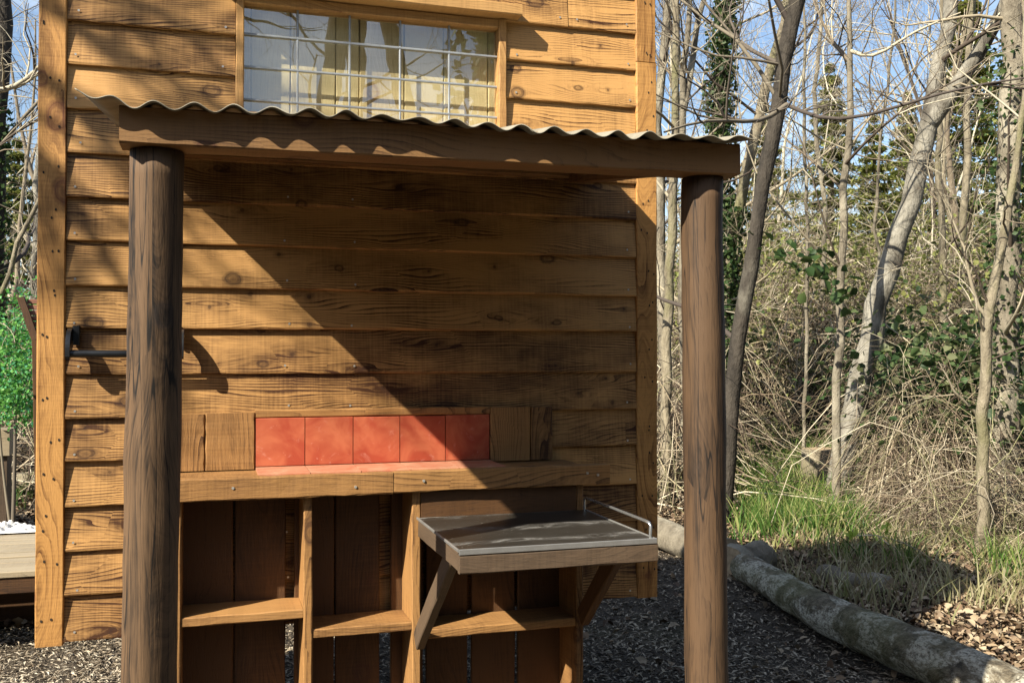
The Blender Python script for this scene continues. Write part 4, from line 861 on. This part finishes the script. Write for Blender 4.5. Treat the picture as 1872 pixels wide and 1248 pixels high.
leafclump('undergrowth_leaves', [(rng.uniform(1200, 1880), rng.uniform(430, 690), rng.uniform(12, 20), 1) for _ in range(170)], 110, 0.06, 'conifer', 'yellow-green low leaves in the undergrowth behind the canes', 'undergrowth', (0.7, 0.7, 0.35))

# stump
sp_ = gpt(1503, 9.3); st = thing('tree_stump', sp_, 'mossy short stump among the canes beyond the grass', 'stump')
an = np.arange(16) * 2 * np.pi / 16; zz = np.linspace(-0.1, 0.42, 7); rr_ = np.interp(zz, [-0.1, 0.1, 0.42], [0.26, 0.2, 0.17])[:, None] * (1 + 0.08 * np.sin(an * 3)[None] + 0.05 * np.sin(an * 5 + 1)[None])
V = np.stack([sp_[0] + rr_ * np.cos(an), sp_[1] + rr_ * np.sin(an), sp_[2] + zz[:, None] + 0 * rr_], -1).reshape(-1, 3)
idx = np.arange(7 * 16).reshape(7, 16); a = idx[:-1]; b = np.roll(a, -1, 1); c = idx[1:]; d = np.roll(c, -1, 1)
ob('bark', mesh_np('bark', V, np.stack([a, b, d, c], -1).reshape(-1, 4), True), 'bark_pale', st)
ob('cut_top', mesh_np('cut_top', V[idx[-1]] + [0, 0, 0.001], np.arange(16)[None]), 'cut', st)
# budding sprig
p0 = np.array(list(W(1740, 1010, 6.0))); Q = resample([W(1780, 1080, 6.0), W(1690, 1010, 6.05), W(1640, 980, 6.1), W(1560, 972, 6.15)], 9)
sprig = thing('budding_sprig', gpt(1780, 6.0), 'thin arching sprig with two bright green buds above the log', 'sprig')
ob('stem', tube_mesh('stem', [(Q[None], np.linspace(0.004, 0.002, 9)[None], 5), (resample([W(1780, 1080, 6.0), Vector(gpt(1800, 6.0))], 5)[None], np.full((1, 5), .004), 5)]), 'twig', sprig)
for px, py in ((1556, 972), (1626, 970)):
    ob('bud', leaves_mesh('bud', np.array(list(W(px, py, 6.12)))[None] + nrg.normal(size=(7, 3)) * 0.02, 0.055, 0, 0.6), 'bud', sprig)

# ------------------------------------------------------------------ left sliver: deck, cloth, bench, panel, shrub, pole
deck = thing('timber_deck', (-1.6, 2.2, 0), 'low pale timber deck just left of the hut', 'deck')
for i in range(11):
    y = 1.92 + i * 0.125; box('deck_plank', (-3.2, y, 0.375), (-0.62, y + 0.108, 0.40 + rng.uniform(-.004, .004)), 'deck', deck, 'x', segs=3)
box('fascia', (-3.2, 1.928, 0.30), (-0.63, 1.953, 0.374), 'slat', deck, 'x')
for x in (-3.0, -2.1): box('deck_leg', (x, 2.0, -0.1), (x + 0.09, 2.09, 0.373), 'slat', deck, 'z')
box('bearer', (-3.2, 2.45, 0.02), (-0.63, 2.50, 0.373), 'slat', deck, 'x')
cm_ = bpy.data.meshes.new('cloth'); bb = bmesh.new(); bmesh.ops.create_grid(bb, x_segments=26, y_segments=20, size=0.5)
cp = W(14, 972, 5.6)
for v in bb.verts:
    u, w_ = v.co.x, v.co.y; h = 0.028 + 0.025 * math.sin(u * 17 + w_ * 9) * math.cos(w_ * 21) + 0.015 * math.sin(u * 33 - w_ * 14); h *= max(0, 1 - 3.6 * (u * u + w_ * w_))
    v.co = Vector((cp.x + u * 0.34, cp.y + w_ * 0.22, 0.405 + max(h, 0.002)))
bb.to_mesh(cm_); bb.free(); co = ob('cloth', cm_, 'cloth'); props(co, 'crumpled white cloth lying on the deck', 'cloth')
bench = thing('sleeper_bench', gpt(-30, 8.0), 'pale timber sleeper bench at the left edge', 'bench')
bl = Vector(gpt(-60, 8.0)); 
be = W(24, 648, 8.0)
bar('seat', (be.x - 1.3, be.y, 0.70), (be.x, be.y, 0.70), 0.26, 0.21, 'deck', bench)
bar('leg', (be.x - 0.09, be.y, -0.05), (be.x - 0.09, be.y, 0.594), 0.2, 0.14, 'grey_timber', bench, up=(-1, 0, 0))
pan = thing('slatted_panel', gpt(60, 7.2), 'red-brown slatted panel seat behind the left hut corner', 'seat')
pa = W(44, 546, 7.2)
for i in range(7):
    z = pa.z - 0.018 - i * 0.041; x = pa.x + 0.008 * i
    bar('slat', (x + 0.02, pa.y - 0.003 * i, z), (x + 0.85, pa.y - 0.05, z), 0.022, 0.034, 'redwood', pan, segs=2)
bar('side_frame', (pa.x - 0.02, pa.y - 0.02, pa.z + 0.01), (pa.x + 0.085, pa.y - 0.04, pa.z - 0.30), 0.05, 0.05, 'slat', pan, up=(1, 0, 0))
bar('leg', (pa.x + 0.085, pa.y - 0.04, pa.z - 0.30), (pa.x + 0.12, pa.y, float(gz(pa.x, pa.y)) - 0.05), 0.05, 0.05, 'slat', pan, up=(1, 0, 0))
sh = thing('green_shrub', gpt(25, 7.6), 'bright green leafy climber hanging behind the slatted panel', 'shrub')
C = []
for _ in range(26):
    px, py = rng.gauss(26, 18), rng.uniform(540, 760); v = W(px, py, rng.uniform(7.4, 7.9)); C.append(np.array(list(v)) + nrg.normal(size=(170, 3)) * np.array([0.06, 0.1, 0.09]))
C = np.concatenate(C); ob('foliage', leaves_mesh('foliage', C, 0.026 * (0.6 + nrg.random(len(C))), 0, 0.7), 'shrub', sh)
sb = np.array(gpt(25, 7.6)); ob('stem', tube_mesh('stem', [(resample([sb - [0, 0, .1], sb + [0.02, 0, 0.9], sb + [0.0, 0, 1.8]], 8)[None], np.linspace(0.02, 0.006, 8)[None], 6),
   (resample([sb, sb + [-0.1, 0.05, 0.7], sb + [-0.12, 0, 1.5]], 8)[None], np.linspace(0.014, 0.004, 8)[None], 6)]), 'twig_dark', sh)
pole = ob('fallen_pole', tube_mesh('fallen_pole', [(resample([W(-80, 768, 7.9), W(20, 763, 7.9), W(90, 757, 7.9)], 8)[None], np.full((1, 8), 0.02), 8)]), 'bark_pale'); props(pole, 'thin pale pole lying level left of the hut', 'pole')
log('log', gpt(-60, 9.6, 0.10), gpt(120, 9.4, 0.10), 0.09, 0.09, 'pale log on the ground behind the sleeper bench', 9, 'bark_pale')
